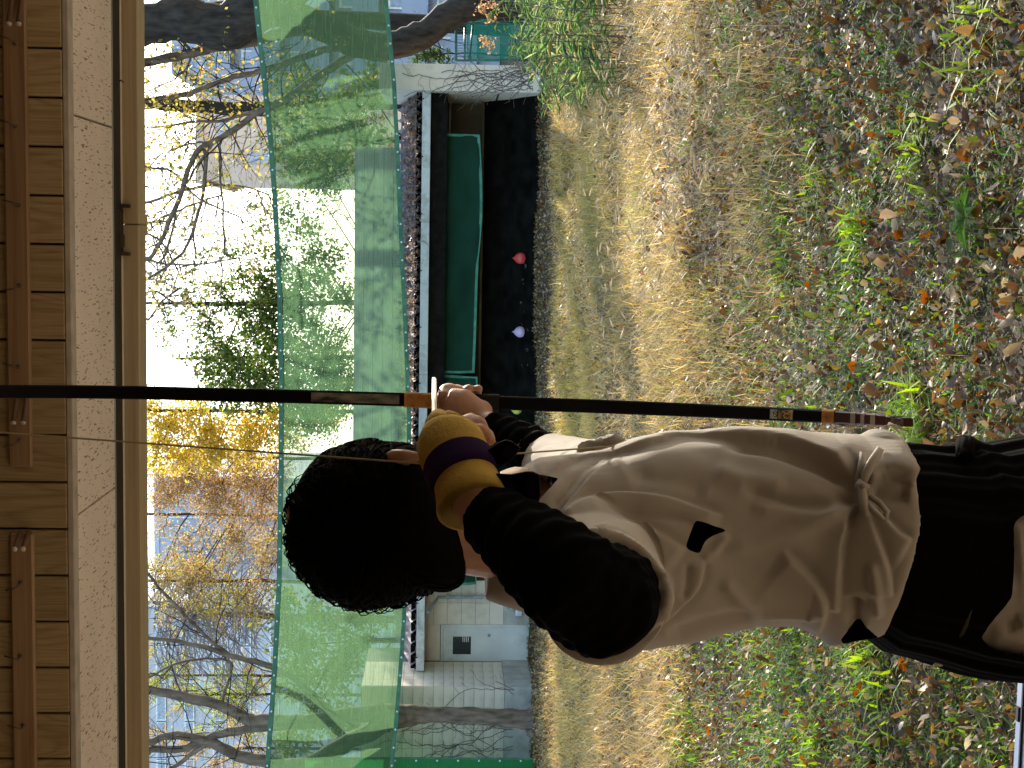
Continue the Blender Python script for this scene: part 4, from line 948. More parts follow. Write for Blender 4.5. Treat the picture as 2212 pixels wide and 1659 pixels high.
# --- T8: the tree in front of the store wall
e = tree('grey forked tree standing in front of the panelled store wall', 29.3, 1550)
tk = MB(); PT, RT = limb(tk, [(1185, 1560, 0, 62), (1160, 1558, 0, 50), (1120, 1553, 0, 42), (1040, 1547, 0, 37), (960, 1544, 0, 35), (910, 1544, 0, 38), (880, 1546, 0, 52), (850, 1548, 0, 58), (800, 1545, 0, 50)], 29.3, 92, 66, 14, .004)
p = PT[0]
for a in np.linspace(0, 6.28, 6)[:-1]: tk.tube([p+Vector((math.cos(a)*.16, math.sin(a)*.16, .38)), p+Vector((math.cos(a)*.36, math.sin(a)*.36, .12)), p+Vector((math.cos(a)*.62, math.sin(a)*.62, -.04))], [.14, .09, .04], 7)
tk.build('trunk', M['bark'], e, True)
tw = MB(); tp_ = []
for pts, w0, w1 in (([(830, 1536), (740, 1548), (660, 1560), (576, 1556), (542, 1556), (476, 1524), (397, 1506), (308, 1487), (200, 1470)], 40, 17), ([(640, 1562), (542, 1574), (463, 1590), (391, 1617), (328, 1619), (308, 1633), (240, 1660)], 24, 12), ([(840, 1560), (760, 1600), (680, 1645), (620, 1655), (576, 1645), (516, 1633), (450, 1601), (370, 1588), (317, 1603), (240, 1590)], 44, 12), ([(720, 1545), (640, 1470), (576, 1436), (502, 1418), (410, 1390), (308, 1376), (220, 1370)], 18, 6), ([(502, 1418), (455, 1384), (370, 1299), (308, 1228), (250, 1190)], 9, 5), ([(476, 1524), (500, 1440), (473, 1424), (397, 1429), (308, 1469)], 7, 5), ([(450, 1601), (400, 1640), (330, 1690)], 12, 8)):
    L = MB(); PP, RQ = limb(L, pts, 29.2, w0, w1, 10, .008); L.build('branch', M['bark'], e, True)
    for p, r in zip(PP[4::2], RQ[4::2]):
        if p.z > 5.0: twigs(tw, p, (rg.gauss(0, .6), rg.gauss(0, .4), rg.gauss(.35, .5)), rg.uniform(.7, 1.7), min(.014, r*.5), 2, rg, .6, tp_)
tag(tw.build('twigs', M['bark_dark'], e), kind='stuff')
# --- thin red conifers at the far left
for yt, lab, cl, wt in ((1459, 'thin red barked conifer between the limbs of the forked tree', [(.40, .40, .09), (.48, .26, .09), (.30, .34, .08)], [2, 2, 2]), (1500, 'thin conifer with sparse yellow green foliage close to the left edge', [(.40, .44, .09), (.30, .36, .07)], [1, 1]), (1617, 'thin rusty conifer at the far left edge above the net', [(.46, .26, .09), (.40, .38, .10)], [2, 1])):
    bl = [(RNG.uniform(310, 580), yt+RNG.normal(0, 38), RNG.uniform(14, 24), RNG.uniform(.4, .9)) for _ in range(22)]
    feathery(lab, 55+yt*.003, yt, bl, 300, cl, wt, 8, 5)
bushy('dark green shrub seen through the net at left', 38, [(1110, 1380), (900, 1382), (800, 1384)], [(620, 1360, 40), (660, 1420, 44), (700, 1340, 46), (640, 1480, 40), (720, 1460, 46), (760, 1400, 44), (790, 1330, 36), (680, 1560, 40), (740, 1560, 40), (620, 1600, 36), (620, 1300, 36)], 260, .15, [(.20, .24, .07), (.28, .26, .08), (.14, .18, .05)], [1, 1, 1], 2, 20, 10)
bushy('olive shrub seen through the net at right', 37, [(1110, 300), (900, 302), (800, 304)], [(620, 250, 40), (660, 300, 44), (700, 230, 46), (640, 180, 36), (720, 280, 46), (760, 220, 44), (780, 300, 40), (800, 180, 36), (610, 330, 26)], 260, .15, [(.20, .26, .07), (.28, .28, .09), (.14, .20, .05)], [1, 1, 1], 2, 18, 9)
# --- bamboo grass at the right
e = empty('bamboo_grass', (xY(80, 21), 21, 0), 'clump of green bamboo grass with drooping leaves at the right of the range', 'plant')
bm_ = MB(); C = []; lv = []
for i in range(190):
    Yp = RNG.uniform(15.5, 25); a = RNG.uniform(-.02, .215)
    y_ = RNG.uniform(-120, 178+ (Yp-16)*6); g = onY(1300, y_, Yp); h = RNG.uniform(.6, 1.25)*np.clip((265-y_)/150, .45, 1)
    lx, ly = rg.gauss(0, .12), rg.gauss(-.05, .12); pts = [Vector((g.x, Yp, 0)), Vector((g.x+lx*.4, Yp+ly*.4, h*.55)), Vector((g.x+lx, Yp+ly, h))]
    bm_.tube(pts, [.006, .005, .003], 4, False)
    for k in range(16):
        t = RNG.uniform(.3, 1); b0 = pts[0].lerp(pts[2], t); az = RNG.uniform(0, 6.28); Ln = RNG.uniform(.15, .30); dr = Vector((math.cos(az), math.sin(az), RNG.uniform(-.4, 1.1))).normalized()
        sd_ = dr.cross(Vector((0, 0, 1))).normalized()*Ln*.042; tipp = b0+dr*Ln*.95+Vector((0, 0, -Ln*RNG.uniform(.0, .35))); md = b0+dr*Ln*.5
        col = pick([(.20, .31, .10), (.27, .38, .14), (.42, .45, .17), (.55, .47, .22), (.13, .21, .10)], [4, 4, 2.4, 1.4, 3], 1)[0]
        lv.append((np.array([b0, md+sd_, tipp, md-sd_]), np.array([(0, 1, 2), (0, 2, 3)]), np.tile(col, (4, 1))))
bm_.build('stem', M['vine'], e)
V, T, C = join(lv); tag(link('foliage', np_mesh('foliage', V, T, C), M['grass'], e), kind='stuff')
e = empty('dead_hydrangea', (xY(50, 28), 28, 0), 'dead plant with brown papery flower heads in front of the teal fence', 'plant')
st_ = MB(); C = []
for (x_, y_, r) in ((1050, 5, 16), (1060, 40, 12), (1045, 85, 12), (1058, 100, 14), (1066, 12, 14), (1040, 20, 10)):
    c = onY(x_, y_, 28); st_.tube([(c.x+.1, 28.1, 0), (c.x+.05, 28.05, c.z*.6), tuple(c)], [.008, .006, .004], 5, False)
    C.append(np.array(c)+RNG.normal(0, r*.5*28/FPX, (60, 3)))
st_.build('stem', M['vine'], e); v, t, c = leafcloud(np.concatenate(C), .01, .055, [(.46, .29, .15), (.55, .38, .22), (.36, .22, .11)], [1, 1, 1])
tag(link('flower_heads', np_mesh('flower_heads', v, t, c), M['tree_leaf'], e), kind='stuff')
bushy('small dark leaved evergreen sapling behind the end wall', 34.5, [(1110, 118), (1000, 116), (930, 116), (905, 118)], [(935, 112, 13), (955, 122, 12), (920, 122, 10), (900, 130, 10)], 900, .09, [(.05, .10, .03), (.08, .14, .04)], [1, 1], 2, 4, 2, name='sapling')
# ================================================================ the archer
M['skin'] = mk('skin', (.50, .28, .19), rough=.5, var=.10, scale=14, bump=.15, bscale=120, spec=.35)
M['hair'] = mk('hair', (.004, .0033, .003), rough=.85, var=.3, scale=60, spec=.03)
M['shirt'] = mk('cotton_jacket', (.465, .43, .385), rough=.95, var=.04, scale=5, bump=.12, bscale=900, spec=.1)
M['blackcloth'] = mk('black_cloth', (.004, .004, .0045), rough=1.0, var=.2, spec=.03, bump=.1, bscale=300)
M['hakama'] = mk('hakama_cloth', (.0035, .0035, .0035), rough=1.0, var=.2, spec=.06, bump=.1, bscale=300)
M['glove'] = mk('deerskin', (.52, .35, .08), rough=.9, var=.10, scale=18, bump=.2, bscale=200, spec=.12)
M['purple'] = mk('purple_cloth', (.028, .010, .060), rough=.85, var=.3, spec=.1)
M['ribbon'] = mk('dark_ribbon', (.008, .005, .014), rough=.9, var=.3, spec=.06)
M['lacquer'] = mk('black_lacquer', (.004, .004, .0055), rough=.38, var=.3, scale=20, spec=.10)
M['redlac'] = mk('dark_red_lacquer', (.055, .012, .012), rough=.3, var=.4, scale=12, spec=.5)
M['rattan'] = mk('rattan', (.48, .22, .05), rough=.5, var=.3, scale=60)
M['grip'] = mk('grip_leather', (.012, .011, .012), rough=.8)
M['shaft'] = mk('arrow_shaft', (.74, .68, .56), rough=.35, var=.05)
M['worn'] = mk('worn_lacquer', (.015, .015, .015), rough=.5, var=.3, scale=90, stretch=(1, 1, .35), col2=(.26, .25, .20), detail=3)
foot = PH(1900, 1190, 2.03)
man = empty('person', (foot.x, foot.y, FLOOR), 'archer in beige jacket and black hakama at full draw, seen from behind', 'person')
LR, LF = Vector(R0), Vector(FH)
def ring(x_, yR, yL, dc, hd, n=56, ex=2.35, xf=None, grow=0.0):
    yc = (yR+yL)/2; C = PH(x_, yc, dc); a = (yL-yR)/2/FPX*dc+grow; out = []
    for k in range(n):
        t = 2*math.pi*k/n; c, s = math.cos(t), math.sin(t)
        cc = math.copysign(abs(c)**(2/ex), c); ss = math.copysign(abs(s)**(2/ex), s)
        p = C + LR*(a*cc) - LF*((hd+grow)*ss)
        if xf is not None: dp = dc-(hd+grow)*ss*.97; p.z = PH(xf(yc-(yL-yR)/2*cc, dp), yc, dp).z
        out.append(p)
    return out
TORSO = [(1050, 1110, 1292, 1.99, .06), (1078, 1065, 1300, 2.0, .11), (1110, 1020, 1308, 2.0, .145), (1165, 990, 1330, 2.02, .175), (1230, 985, 1378, 2.03, .185), (1300, 970, 1400, 2.03, .185), (1380, 946, 1396, 2.03, .18),
         (1450, 934, 1385, 2.03, .172), (1530, 926, 1372, 2.03, .168), (1620, 921, 1350, 2.03, .165), (1700, 922, 1347, 2.03, .165), (1765, 930, 1375, 2.03, .17)]
HEM = [(930, 1940), (955, 1956), (990, 1972), (1029, 1981), (1060, 1984), (1098, 1995), (1138, 1974), (1151, 1978), (1185, 1969), (1220, 1953), (1268, 1941), (1307, 1928), (1345, 1913), (1362, 1892), (1374, 1838), (1400, 1800)]
def hem(y_): return float(np.interp(y_, [q[0] for q in HEM], [q[1] for q in HEM]))
def skin_tube(mb, pts, n=14):                     # (x, y, d, radius)
    mb.tube([PH(a, b, c) for a, b, c, r in pts], [q[3] for q in pts], n)
# ---- body: one skin
b = MB()
hc = PH(818, 1122, 1.905); fy = Vector((math.sin(R_(6)), math.cos(R_(6)), 0)); fx_ = Vector((fy.y, -fy.x, 0)); fz = Vector((0, 0, 1))
def hp(r, f, u): return hc + fx_*r + fy*f + fz*u
def blob(c, rx, ry, rz, nu=20, nv=14):            # ellipsoid in the head's own axes
    vs_, fs_ = [], []
    t_ = MB().ball((0, 0, 0), 1.0, nu, nv)
    b.add([c + fx_*(q[0]*rx) + fy*(q[1]*ry) + fz*(q[2]*rz) for q in t_.v], t_.f)
blob(hp(0, 0, .01), .082, .098, .108); blob(hp(0, .045, -.055), .062, .058, .075); blob(hp(0, .075, -.105), .034, .03, .028)
b.tube([hp(0, .098, .005), hp(0, .112, -.02), hp(0, .122, -.038), hp(0, .112, -.05)], [.008, .010, .014, .008], 8)
blob(hp(0, .100, -.078), .024, .010, .008); blob(hp(0, .085, .028), .055, .018, .010); blob(hp(.036, .078, -.03), .02, .02, .018); blob(hp(-.036, .078, -.03), .02, .02, .018)
ec = PH(868, 986, 1.80); b.tube([PH(838, 984, 1.84), PH(850, 986, 1.83), PH(870, 988, 1.825), PH(890, 988, 1.835), PH(903, 988, 1.85)], [.006, .010, .011, .009, .007], 10); b.tube([PH(868, 992, 1.82), PH(868, 1010, 1.87)], [.012, .014], 8)
blob(hp(-.085, -.01, -.01), .012, .022, .032)
b.tube([hp(0, -.005, -.06), PH(1040, 1142, 1.93), PH(1130, 1130, 1.98)], [.060, .064, .078], 18)
b.loft([ring(*q[:5], n=40, grow=-.038) for q in TORSO[1:]] + [ring(1850, 1000, 1340, 2.03, .13, n=40), ring(2000, 1010, 1350, 2.03, .13, n=40)])
skin_tube(b, [(1290, 1058, 2.12, .052), (1240, 1032, 2.30, .044), (1190, 1006, 2.45, .038), (1118, 958, 2.54, .033), (1068, 930, 2.585, .029), (1040, 916, 2.61, .027), (1018, 892, 2.625, .030)])
skin_tube(b, [(1250, 1190, 1.93, .066), (1300, 1250, 1.78, .055), (1285, 1290, 1.63, .046), (1170, 1205, 1.63, .042), (1062, 1120, 1.665, .033), (1022, 1075, 1.69, .029), (985, 1000, 1.735, .032), (985, 950, 1.765, .026)])
# left hand closed round the grip: palm, thumb and four separate bent fingers
b.ball(PH(1005, 880, 2.635), .028, 16, 12); skin_tube(b, [(1018, 890, 2.625, .029), (996, 876, 2.635, .032), (968, 868, 2.64, .026)]); b.ball(PH(1038, 890, 2.63), .0225, 14, 10); b.ball(PH(970, 852, 2.665), .0215, 14, 10)
skin_tube(b, [(985, 872, 2.63, .021), (964, 880, 2.65, .016), (955, 882, 2.69, .0125), (953, 876, 2.735, .011), (954, 870, 2.755, .008)], 12)   # thumb
for xk, r, s in ((966, .0098, 0), (985, .0100, 1), (1008, .0094, 2), (1030, .0088, 3)):
    skin_tube(b, [(xk-2, 890, 2.66, r*1.15), (xk-3, 893, 2.70, r*1.1), (xk-1, 886, 2.735, r*1.05), (xk, 866, 2.745, r), (xk+1, 846, 2.725, r), (xk+3, 840, 2.69, r*.95), (xk+5, 843 - (3 if s > 1 else 0), 2.655, r*.85)], 10)
skin_tube(b, [(960, 862, 2.64, .014), (962, 848, 2.665, .0145), (972, 842, 2.68, .0125), (985, 842, 2.68, .010)], 12)    # web of the thumb and first joint
# right hand inside the glove, ring and little finger free
skin_tube(b, [(985, 955, 1.765, .026), (992, 935, 1.785, .018), (1003, 919, 1.80, .0135), (1018, 911, 1.81, .0125), (1034, 918, 1.80, .0115), (1042, 930, 1.79, .010)], 12)
skin_tube(b, [(1005, 955, 1.755, .018), (1022, 936, 1.765, .0135), (1040, 934, 1.765, .0120), (1053, 946, 1.76, .0105), (1059, 959, 1.755, .0085)], 12)
for sx in (1090, 1310):                            # legs and feet
    g = PH(2000, sx, 2.03); b.tube([g, Vector((g.x, g.y, 1.0)), Vector((g.x, g.y+.02, .85)), Vector((g.x, g.y, .45)), Vector((g.x, g.y, FLOOR+.05))], [.085, .075, .055, .045, .038], 12)
    b.tube([Vector((g.x-.04, g.y, FLOOR+.045)), Vector((g.x+.08, g.y, FLOOR+.04)), Vector((g.x+.17, g.y, FLOOR+.024))], [.04, .04, .024], 10)
body = link('body', voxel(b.mesh('body'), .0042, 3), M['skin'], man, True)
for sx in (-1, 1):
    ey_ = MB().ball(hp(.033*sx, .087, .004), .0112, 14, 10).build('eye', mk('eye_white', (.7, .68, .65), rough=.2, var=.02), man, True)
    MB().ball(hp(.033*sx, .0945, .004), .0052, 12, 8, (1, 1, 1)).build('iris', mk('iris_brown', (.03, .018, .012), rough=.15), ey_, True)
    MB().tube([hp(.014*sx, .101, .024), hp(.032*sx, .097, .031), hp(.052*sx, .084, .026)], [.0035, .0042, .0022], 6).build('eyebrow', M['hair'], man, True)
    MB().tube([hp(.020*sx, .0935, .011), hp(.033*sx, .0985, .0125), hp(.047*sx, .091, .009)], [.0022, .0034, .0022], 6).build('eyelid', M['skin'], man, True)
MB().tube([hp(-.022, .104, -.079), hp(-.008, .1105, -.076), hp(0, .111, -.077), hp(.008, .1105, -.076), hp(.022, .104, -.079)], [.002, .0042, .0038, .0042, .002], 6).tube([hp(-.019, .104, -.083), hp(0, .110, -.086), hp(.019, .104, -.083)], [.002, .005, .002], 6).build('lips', mk('lip_skin', (.42, .17, .13), rough=.45, var=.08), man, True)
# ---- hair: outline of the head, rounded in depth, with loose locks
HO = [(905, 965), (870, 956), (839, 953), (800, 948), (760, 953), (720, 966), (691, 980), (662, 1012), (643, 1048), (628, 1077), (623, 1119), (620, 1161), (630, 1193), (640, 1220), (648, 1238), (665, 1252), (693, 1277), (727, 1297), (763, 1311), (801, 1313), (834, 1308), (876, 1297), (906, 1283), (944, 1272), (977, 1273), (1000, 1264), (1006, 1256), (1010, 1200), (1002, 1150), (985, 1100), (965, 1050), (940, 1005), (920, 980)]
cx_, cy_ = 815, 1125
ang = np.array([math.atan2(-(q[0]-cx_), -(q[1]-cy_)) for q in HO]); rad_ = np.array([math.hypot(q[0]-cx_, q[1]-cy_) for q in HO])
od = np.argsort(ang); ang, rad_ = ang[od], rad_[od]
def hr(a):
    a = (a+math.pi) % (2*math.pi)-math.pi
    return float(np.interp(a, np.concatenate([ang-2*math.pi, ang, ang+2*math.pi]), np.tile(rad_, 3)))
HD = 1.9; hcen = PH(cx_, cy_, HD); hb = MB(); rows = []
def hair_pt(a, ph, k=1.0):
    r = hr(a)/FPX*HD*k*.985; fwd = .130*k
    return hcen + (LR*math.cos(a)+UU*math.sin(a))*(r*math.sin(ph)) - LF*(fwd*math.cos(ph))
na, nph = 120, 30
for j in range(nph+1):
    ph = math.pi*(j/nph)*.80
    rows.append([hair_pt(2*math.pi*i/na, max(ph, .001), 1+.004*math.sin(i*2.1+j*.9)*math.sin(j*.6)+.003*math.sin(i*5.3-j*1.7)) for i in range(na)])
hb.loft(rows)
_v = [Vector(q)-hc for q in hb.v]
def _face(f):
    c = sum((_v[i] for i in f), Vector())/len(f)
    return c.dot(fy) > .035 and c.z < .050 and abs(c.dot(fx_)) < .078 and proj(np.array([list(c+hc)]))[0][0] < 2000
hb.f = [f for f in hb.f if not _face(f)]
rh = random.Random(12)
def lock(a, ph, da, dph, ln, r, lift):             # a curved lock following the surface and lifting off at its end
    pts = []
    for k in range(7):
        t = k/6; pts.append(hair_pt(a+da*t, min(2.6, ph+dph*t), 1.0+lift*math.sin(t*2.6)))
    hb.tube(pts, [r*(1-.85*k/6) for k in range(7)], 4, False)
for i in range(620):
    a = rh.uniform(-.3, 3.9); ph = rh.uniform(.2, 1.5); lock(a, ph, rh.uniform(-.35, .35), rh.uniform(.1, .6), 0, rh.uniform(.0015, .0034), rh.uniform(.001, .012))
for i in range(190):                               # wispy curls along the crown and the back of the head
    a = rh.uniform(1.2, 3.7); s = rh.choice((-1, 1)); base_ = hair_pt(a, 1.55, .985); nrm = (base_-hcen).normalized(); tg = (UU*math.cos(a)-LR*math.sin(a))*s
    ln = rh.uniform(.010, .024); pts = [base_ + nrm*(ln*.42*math.sin(t*3.0)) + tg*(ln*t*1.1) - LF*rh.uniform(-.01, .01) for t in (0, .25, .5, .75, 1.0)]
    hb.tube(pts, [.0010, .0010, .0009, .0008, .0005], 3, False)
for i in range(0):                               # nape and short hair edge
    a = rh.uniform(3.55, 4.35) ; p = hair_pt(a, rh.uniform(1.1, 1.6), .97); n_ = (p-hcen).normalized()
    hb.tube([p, p+n_*.004+Vector((0, 0, -.005)), p+n_*.004+Vector((0, 0, -.014))], [.0009, .0008, .0003], 3, False)
hb.build('hair', M['hair'], man, True)
# ---- black undershirt with long sleeves
u = MB()
u.loft([ring(*q[:5], n=48, grow=-.024) for q in TORSO[4:]] + [ring(1850, 985, 1350, 2.03, .145, n=48)])
skin_tube(u, [(1250, 1190, 1.93, .072), (1300, 1254, 1.80, .056), (1310, 1290, 1.66, .0615), (1292, 1300, 1.585, .060), (1240, 1262, 1.575, .0585), (1180, 1210, 1.60, .054), (1120, 1162, 1.635, .046), (1072, 1126, 1.66, .0385), (1048, 1106, 1.672, .036)], 24)
skin_tube(u, [(1290, 1058, 2.14, .055), (1230, 1028, 2.34, .052), (1195, 1010, 2.46, .049), (1140, 972, 2.52, .043), (1085, 940, 2.57, .036), (1062, 926, 2.59, .033)], 20)
um = voxel(u.mesh('undershirt'), .0042, 5)
def displace(me, fn):
    n = len(me.vertices); co = np.empty(n*3, dtype=np.float32); me.vertices.foreach_get('co', co); co = co.reshape(-1, 3).astype(float)
    no = np.empty(n*3, dtype=np.float32); me.vertex_normals.foreach_get('vector', no); no = no.reshape(-1, 3).astype(float)
    x_, y_ = proj(co); view = np.array(CAM)-co; view /= np.linalg.norm(view, axis=1)[:, None]
    fac = (no*view).sum(1)
    co = co+no*fn(x_, y_, fac, co)[:, None]; me.vertices.foreach_set('co', co.astype(np.float32).ravel()); me.update()
def seg_dist(x_, y_, pts):                         # distance, signed side and position along a polyline
    best = np.full(len(x_), 1e9); sd_ = np.zeros(len(x_)); along = np.zeros(len(x_)); tot = 0; L = []
    for a, c in zip(pts[:-1], pts[1:]): L.append(math.hypot(c[0]-a[0], c[1]-a[1]))
    S = sum(L); acc = 0
    for (a, c), l in zip(zip(pts[:-1], pts[1:]), L):
        ux, uy = (c[0]-a[0])/l, (c[1]-a[1])/l; rx, ry = x_-a[0], y_-a[1]
        t = np.clip(rx*ux+ry*uy, 0, l); dx, dy = rx-ux*t, ry-uy*t; d = np.hypot(dx, dy); k = d < best
        best = np.where(k, d, best); sd_ = np.where(k, np.sign(ux*ry-uy*rx), sd_); along = np.where(k, (acc+t)/S, along); acc += l
    return best, sd_, along
def smooth_poly(pts, n=6):
    o = []
    for i in range(len(pts)-1):
        a, b_, c, d = pts[max(i-1, 0)], pts[i], pts[i+1], pts[min(i+2, len(pts)-1)]
        for k in range(n):
            t = k/n; o.append(tuple(.5*((2*b_[q])+(c[q]-a[q])*t+(2*a[q]-5*b_[q]+4*c[q]-d[q])*t*t+(3*b_[q]-a[q]-3*c[q]+d[q])*t**3) for q in (0, 1)))
    return o+[pts[-1]]
def folds(lst):
    lst = [(smooth_poly(p), w, a, kind) for p, w, a, kind in lst]
    def fn(x_, y_, fac, co):
        out = np.zeros(len(x_))
        for pts, w, a, kind in lst:
            d, s, al = seg_dist(x_, y_, pts); end = np.clip(np.minimum(al, 1-al)*7, 0, 1) if kind != 'step' else np.clip(np.minimum(al, 1-al)*12, 0, 1)
            if kind == 'ridge': out += 1.6*a*np.exp(-(d/w)**2)*end
            else: out += 1.7*a*np.where(s > 0, np.exp(-(d/(w*5.0))**1.4), -.40*np.exp(-(d/(w*1.5))**2))*end*np.tanh((d+1.5)/5.0)
        return out*np.clip(fac*1.6, 0, 1)
    return fn
displace(um, lambda x_, y_, fac, co: .0022*np.sin(co[:, 2]*190+co[:, 0]*120)*np.sin(co[:, 0]*90-co[:, 1]*70)+.0018*np.sin(co[:, 1]*210+co[:, 2]*90))
link('undershirt', um, M['blackcloth'], man, True)
# ---- beige jacket: body, short wide right sleeve, left sleeve
s = MB()
low = []
for q, yR, yL, hd in ((.28, 936, 1388, .176), (.5, 940, 1390, .180), (.72, 935, 1382, .184), (.88, 934, 1376, .186), (1.0, 938, 1372, .184)):
    low.append(ring(1765+200*q, yR, yL, 2.03, hd, 72, xf=lambda y_, dp, q=q: (967+798*2.03/dp)*(1-q)+hem(y_)*q))
s.loft([ring(*q[:5], n=72) for q in TORSO]+low)
skin_tube(s, [(1240, 1170, 1.96, .085), (1290, 1240, 1.84, .080), (1305, 1285, 1.74, .077), (1302, 1296, 1.665, .0735)], 28)
skin_tube(s, [(1325, 1085, 2.04, .085), (1300, 1062, 2.14, .074), (1255, 1040, 2.28, .067), (1208, 1018, 2.44, .060), (1196, 1012, 2.475, .058)], 24)
s.ball(PH(1905, 968, 2.0), .026, 16, 12, (1, 2.0, 1.1))
sm = voxel(s.mesh('jacket'), .0029, 7)
FOLDS = [
 ([(1205, 1135), (1245, 1097), (1298, 1073), (1377, 1066), (1456, 1078), (1562, 1112)], 13, .0065, 'step'),
 ([(1228, 1140), (1271, 1109), (1350, 1106), (1443, 1112), (1505, 1135)], 12, -.006, 'ridge'),
 ([(1255, 1164), (1311, 1128), (1377, 1131), (1430, 1156), (1480, 1186)], 13, .0065, 'step'),
 ([(1205, 1112), (1250, 1060), (1298, 1008), (1340, 980)], 9, .0055, 'step'),
 ([(1190, 1098), (1225, 1055), (1265, 1010), (1300, 985)], 7, -.004, 'ridge'),
 ([(1186, 1030), (1234, 1001), (1271, 988), (1340, 976), (1424, 955), (1469, 942), (1560, 944), (1661, 956), (1689, 961), (1742, 980), (1795, 1006), (1846, 1042)][::-1], 10, .013, 'step'), ([(1560, 958), (1661, 972), (1742, 998), (1795, 1024), (1840, 1052)], 11, -.007, 'ridge'),
  ([(1852, 1076), (1800, 1087), (1756, 1092), (1710, 1088), (1660, 1070), (1600, 1050)], 15, -.008, 'ridge'),
 ([(1850, 1088), (1830, 1130), (1818, 1190), (1814, 1262), (1812, 1330)], 12, .008, 'step'),
 ([(1872, 1105), (1900, 1170), (1920, 1230), (1925, 1290)], 11, .008, 'step'),
 ([(1880, 1080), (1915, 1120), (1945, 1150), (1970, 1165)], 10, .008, 'step'),
 ([(1975, 1045), (1940, 1030), (1905, 1035), (1878, 1052)], 14, .010, 'step'),
 ([(1882, 1062), (1925, 1066), (1965, 1062)], 18, -.009, 'ridge'),
 ([(1690, 1190), (1728, 1220), (1779, 1274), (1788, 1326), (1768, 1380)], 13, .008, 'step'),
 ([(1640, 1330), (1710, 1322), (1770, 1322)], 10, .005, 'ridge'),
 ([(1848, 1290), (1845, 1320), (1850, 1360)], 14, -.010, 'ridge'),
 ([(1880, 1210), (1890, 1270), (1895, 1340)], 12, .006, 'ridge'),
 ([(1520, 1206), (1512, 1262), (1480, 1300), (1430, 1345), (1377, 1380)], 9, .006, 'step'),
 ([(1485, 1215), (1482, 1262), (1470, 1292)], 8, -.004, 'ridge'),
 ([(1560, 1180), (1640, 1170), (1720, 1150), (1830, 1090)], 20, .005, 'ridge'),
 ([(1620, 1100), (1690, 1105), (1760, 1110), (1830, 1085)], 16, .005, 'ridge'),
 ([(1440, 1372), (1540, 1345), (1640, 1330)], 16, -.006, 'ridge'),
 ([(1560, 1255), (1600, 1300), (1640, 1345)], 16, .004, 'ridge'),
 ([(1540, 1010), (1620, 1040), (1700, 1050)], 24, .004, 'ridge'),
 ([(1360, 1020), (1440, 1035), (1530, 1060)], 22, -.004, 'ridge'),
 ([(1415, 1230), (1440, 1262), (1430, 1320)], 8, .005, 'ridge'),
 ([(1140, 990), (1185, 968), (1240, 972)], 5, .004, 'step'), ([(1150, 1008), (1195, 985), (1250, 985)], 5, .004, 'step'), ([(1150, 968), (1190, 950), (1230, 955)], 5, .003, 'step'), ([(1135, 1012), (1165, 1000), (1215, 1000)], 5, .004, 'step'),
 ([(1570, 1150), (1540, 1190), (1515, 1204)], 10, .004, 'ridge'),
]
displace(sm, folds(FOLDS))
displace(sm, lambda x_, y_, fac, co: .0020*np.sin(co[:, 2]*33+co[:, 0]*21+1)*np.sin(co[:, 0]*27-co[:, 2]*12)+.0009*np.sin(co[:, 2]*71-co[:, 0]*55)*np.sin(co[:, 0]*83+co[:, 1]*40))
def _sm(o):
    q = o.modifiers.new('s', 'SMOOTH'); q.factor = .5; q.iterations = 1
sm = evaluated(sm, _sm)
def cut(me, polys):                                # open the cloth where the pictures of the polygons fall on its near side
    bm = bmesh.new(); bm.from_mesh(me); bm.normal_update(); kill = []
    ctr = np.array([f.calc_center_median() for f in bm.faces]); x_, y_ = proj(ctr); nrm = np.array([f.normal for f in bm.faces]); vw = np.array(CAM)-ctr; fac = (nrm*vw).sum(1)
    inside = np.zeros(len(ctr), bool)
    for pl in polys:
        ins = np.zeros(len(ctr), bool); j = len(pl)-1
        for i in range(len(pl)):
            xi, yi = pl[i]; xj, yj = pl[j]
            ins ^= ((yi > y_) != (yj > y_)) & (x_ < (xj-xi)*(y_-yi)/((yj-yi) or 1e-9)+xi); j = i
        inside |= ins
    inside &= fac > 0
    fl = list(bm.faces); bmesh.ops.delete(bm, geom=[fl[i] for i in np.nonzero(inside)[0]], context='FACES')
    bv = [v for v in bm.verts if v.is_boundary]
    for it in range(6):
        nw = {}
        for v in bv:
            nb_ = [e.other_vert(v).co for e in v.link_edges if e.is_boundary]
            if len(nb_) == 2: nw[v] = v.co*.4+(nb_[0]+nb_[1])*.3
        for v, c in nw.items(): v.co = c
    bm.to_mesh(me); bm.free()
from mathutils.bvhtree import BVHTree
def bvh(me): return BVHTree.FromPolygons([v.co.copy() for v in me.vertices], [tuple(p.vertices) for p in me.polygons])
SB = bvh(sm)
def surf(x_, y_, off=.003, dflt=1.87):
    r = ray(x_, y_).normalized(); h = SB.ray_cast(CAM, r)
    return (h[0] - r*off) if h[0] is not None else PH(x_, y_, dflt)
cut(sm, [[(1815, 1385), (1838, 1352), (1852, 1333), (1860, 1336), (1868, 1352), (1880, 1362), (1905, 1385), (1850, 1410)], [(1503, 1122), (1573, 1146), (1540, 1156), (1520, 1172), (1512, 1197), (1479, 1184)], [(1060, 1060), (1120, 1040), (1165, 1024), (1188, 1029), (1207, 1033), (1186, 1056), (1168, 1076), (1130, 1100), (1060, 1130)]])
link('jacket', sm, M['shirt'], man, True)
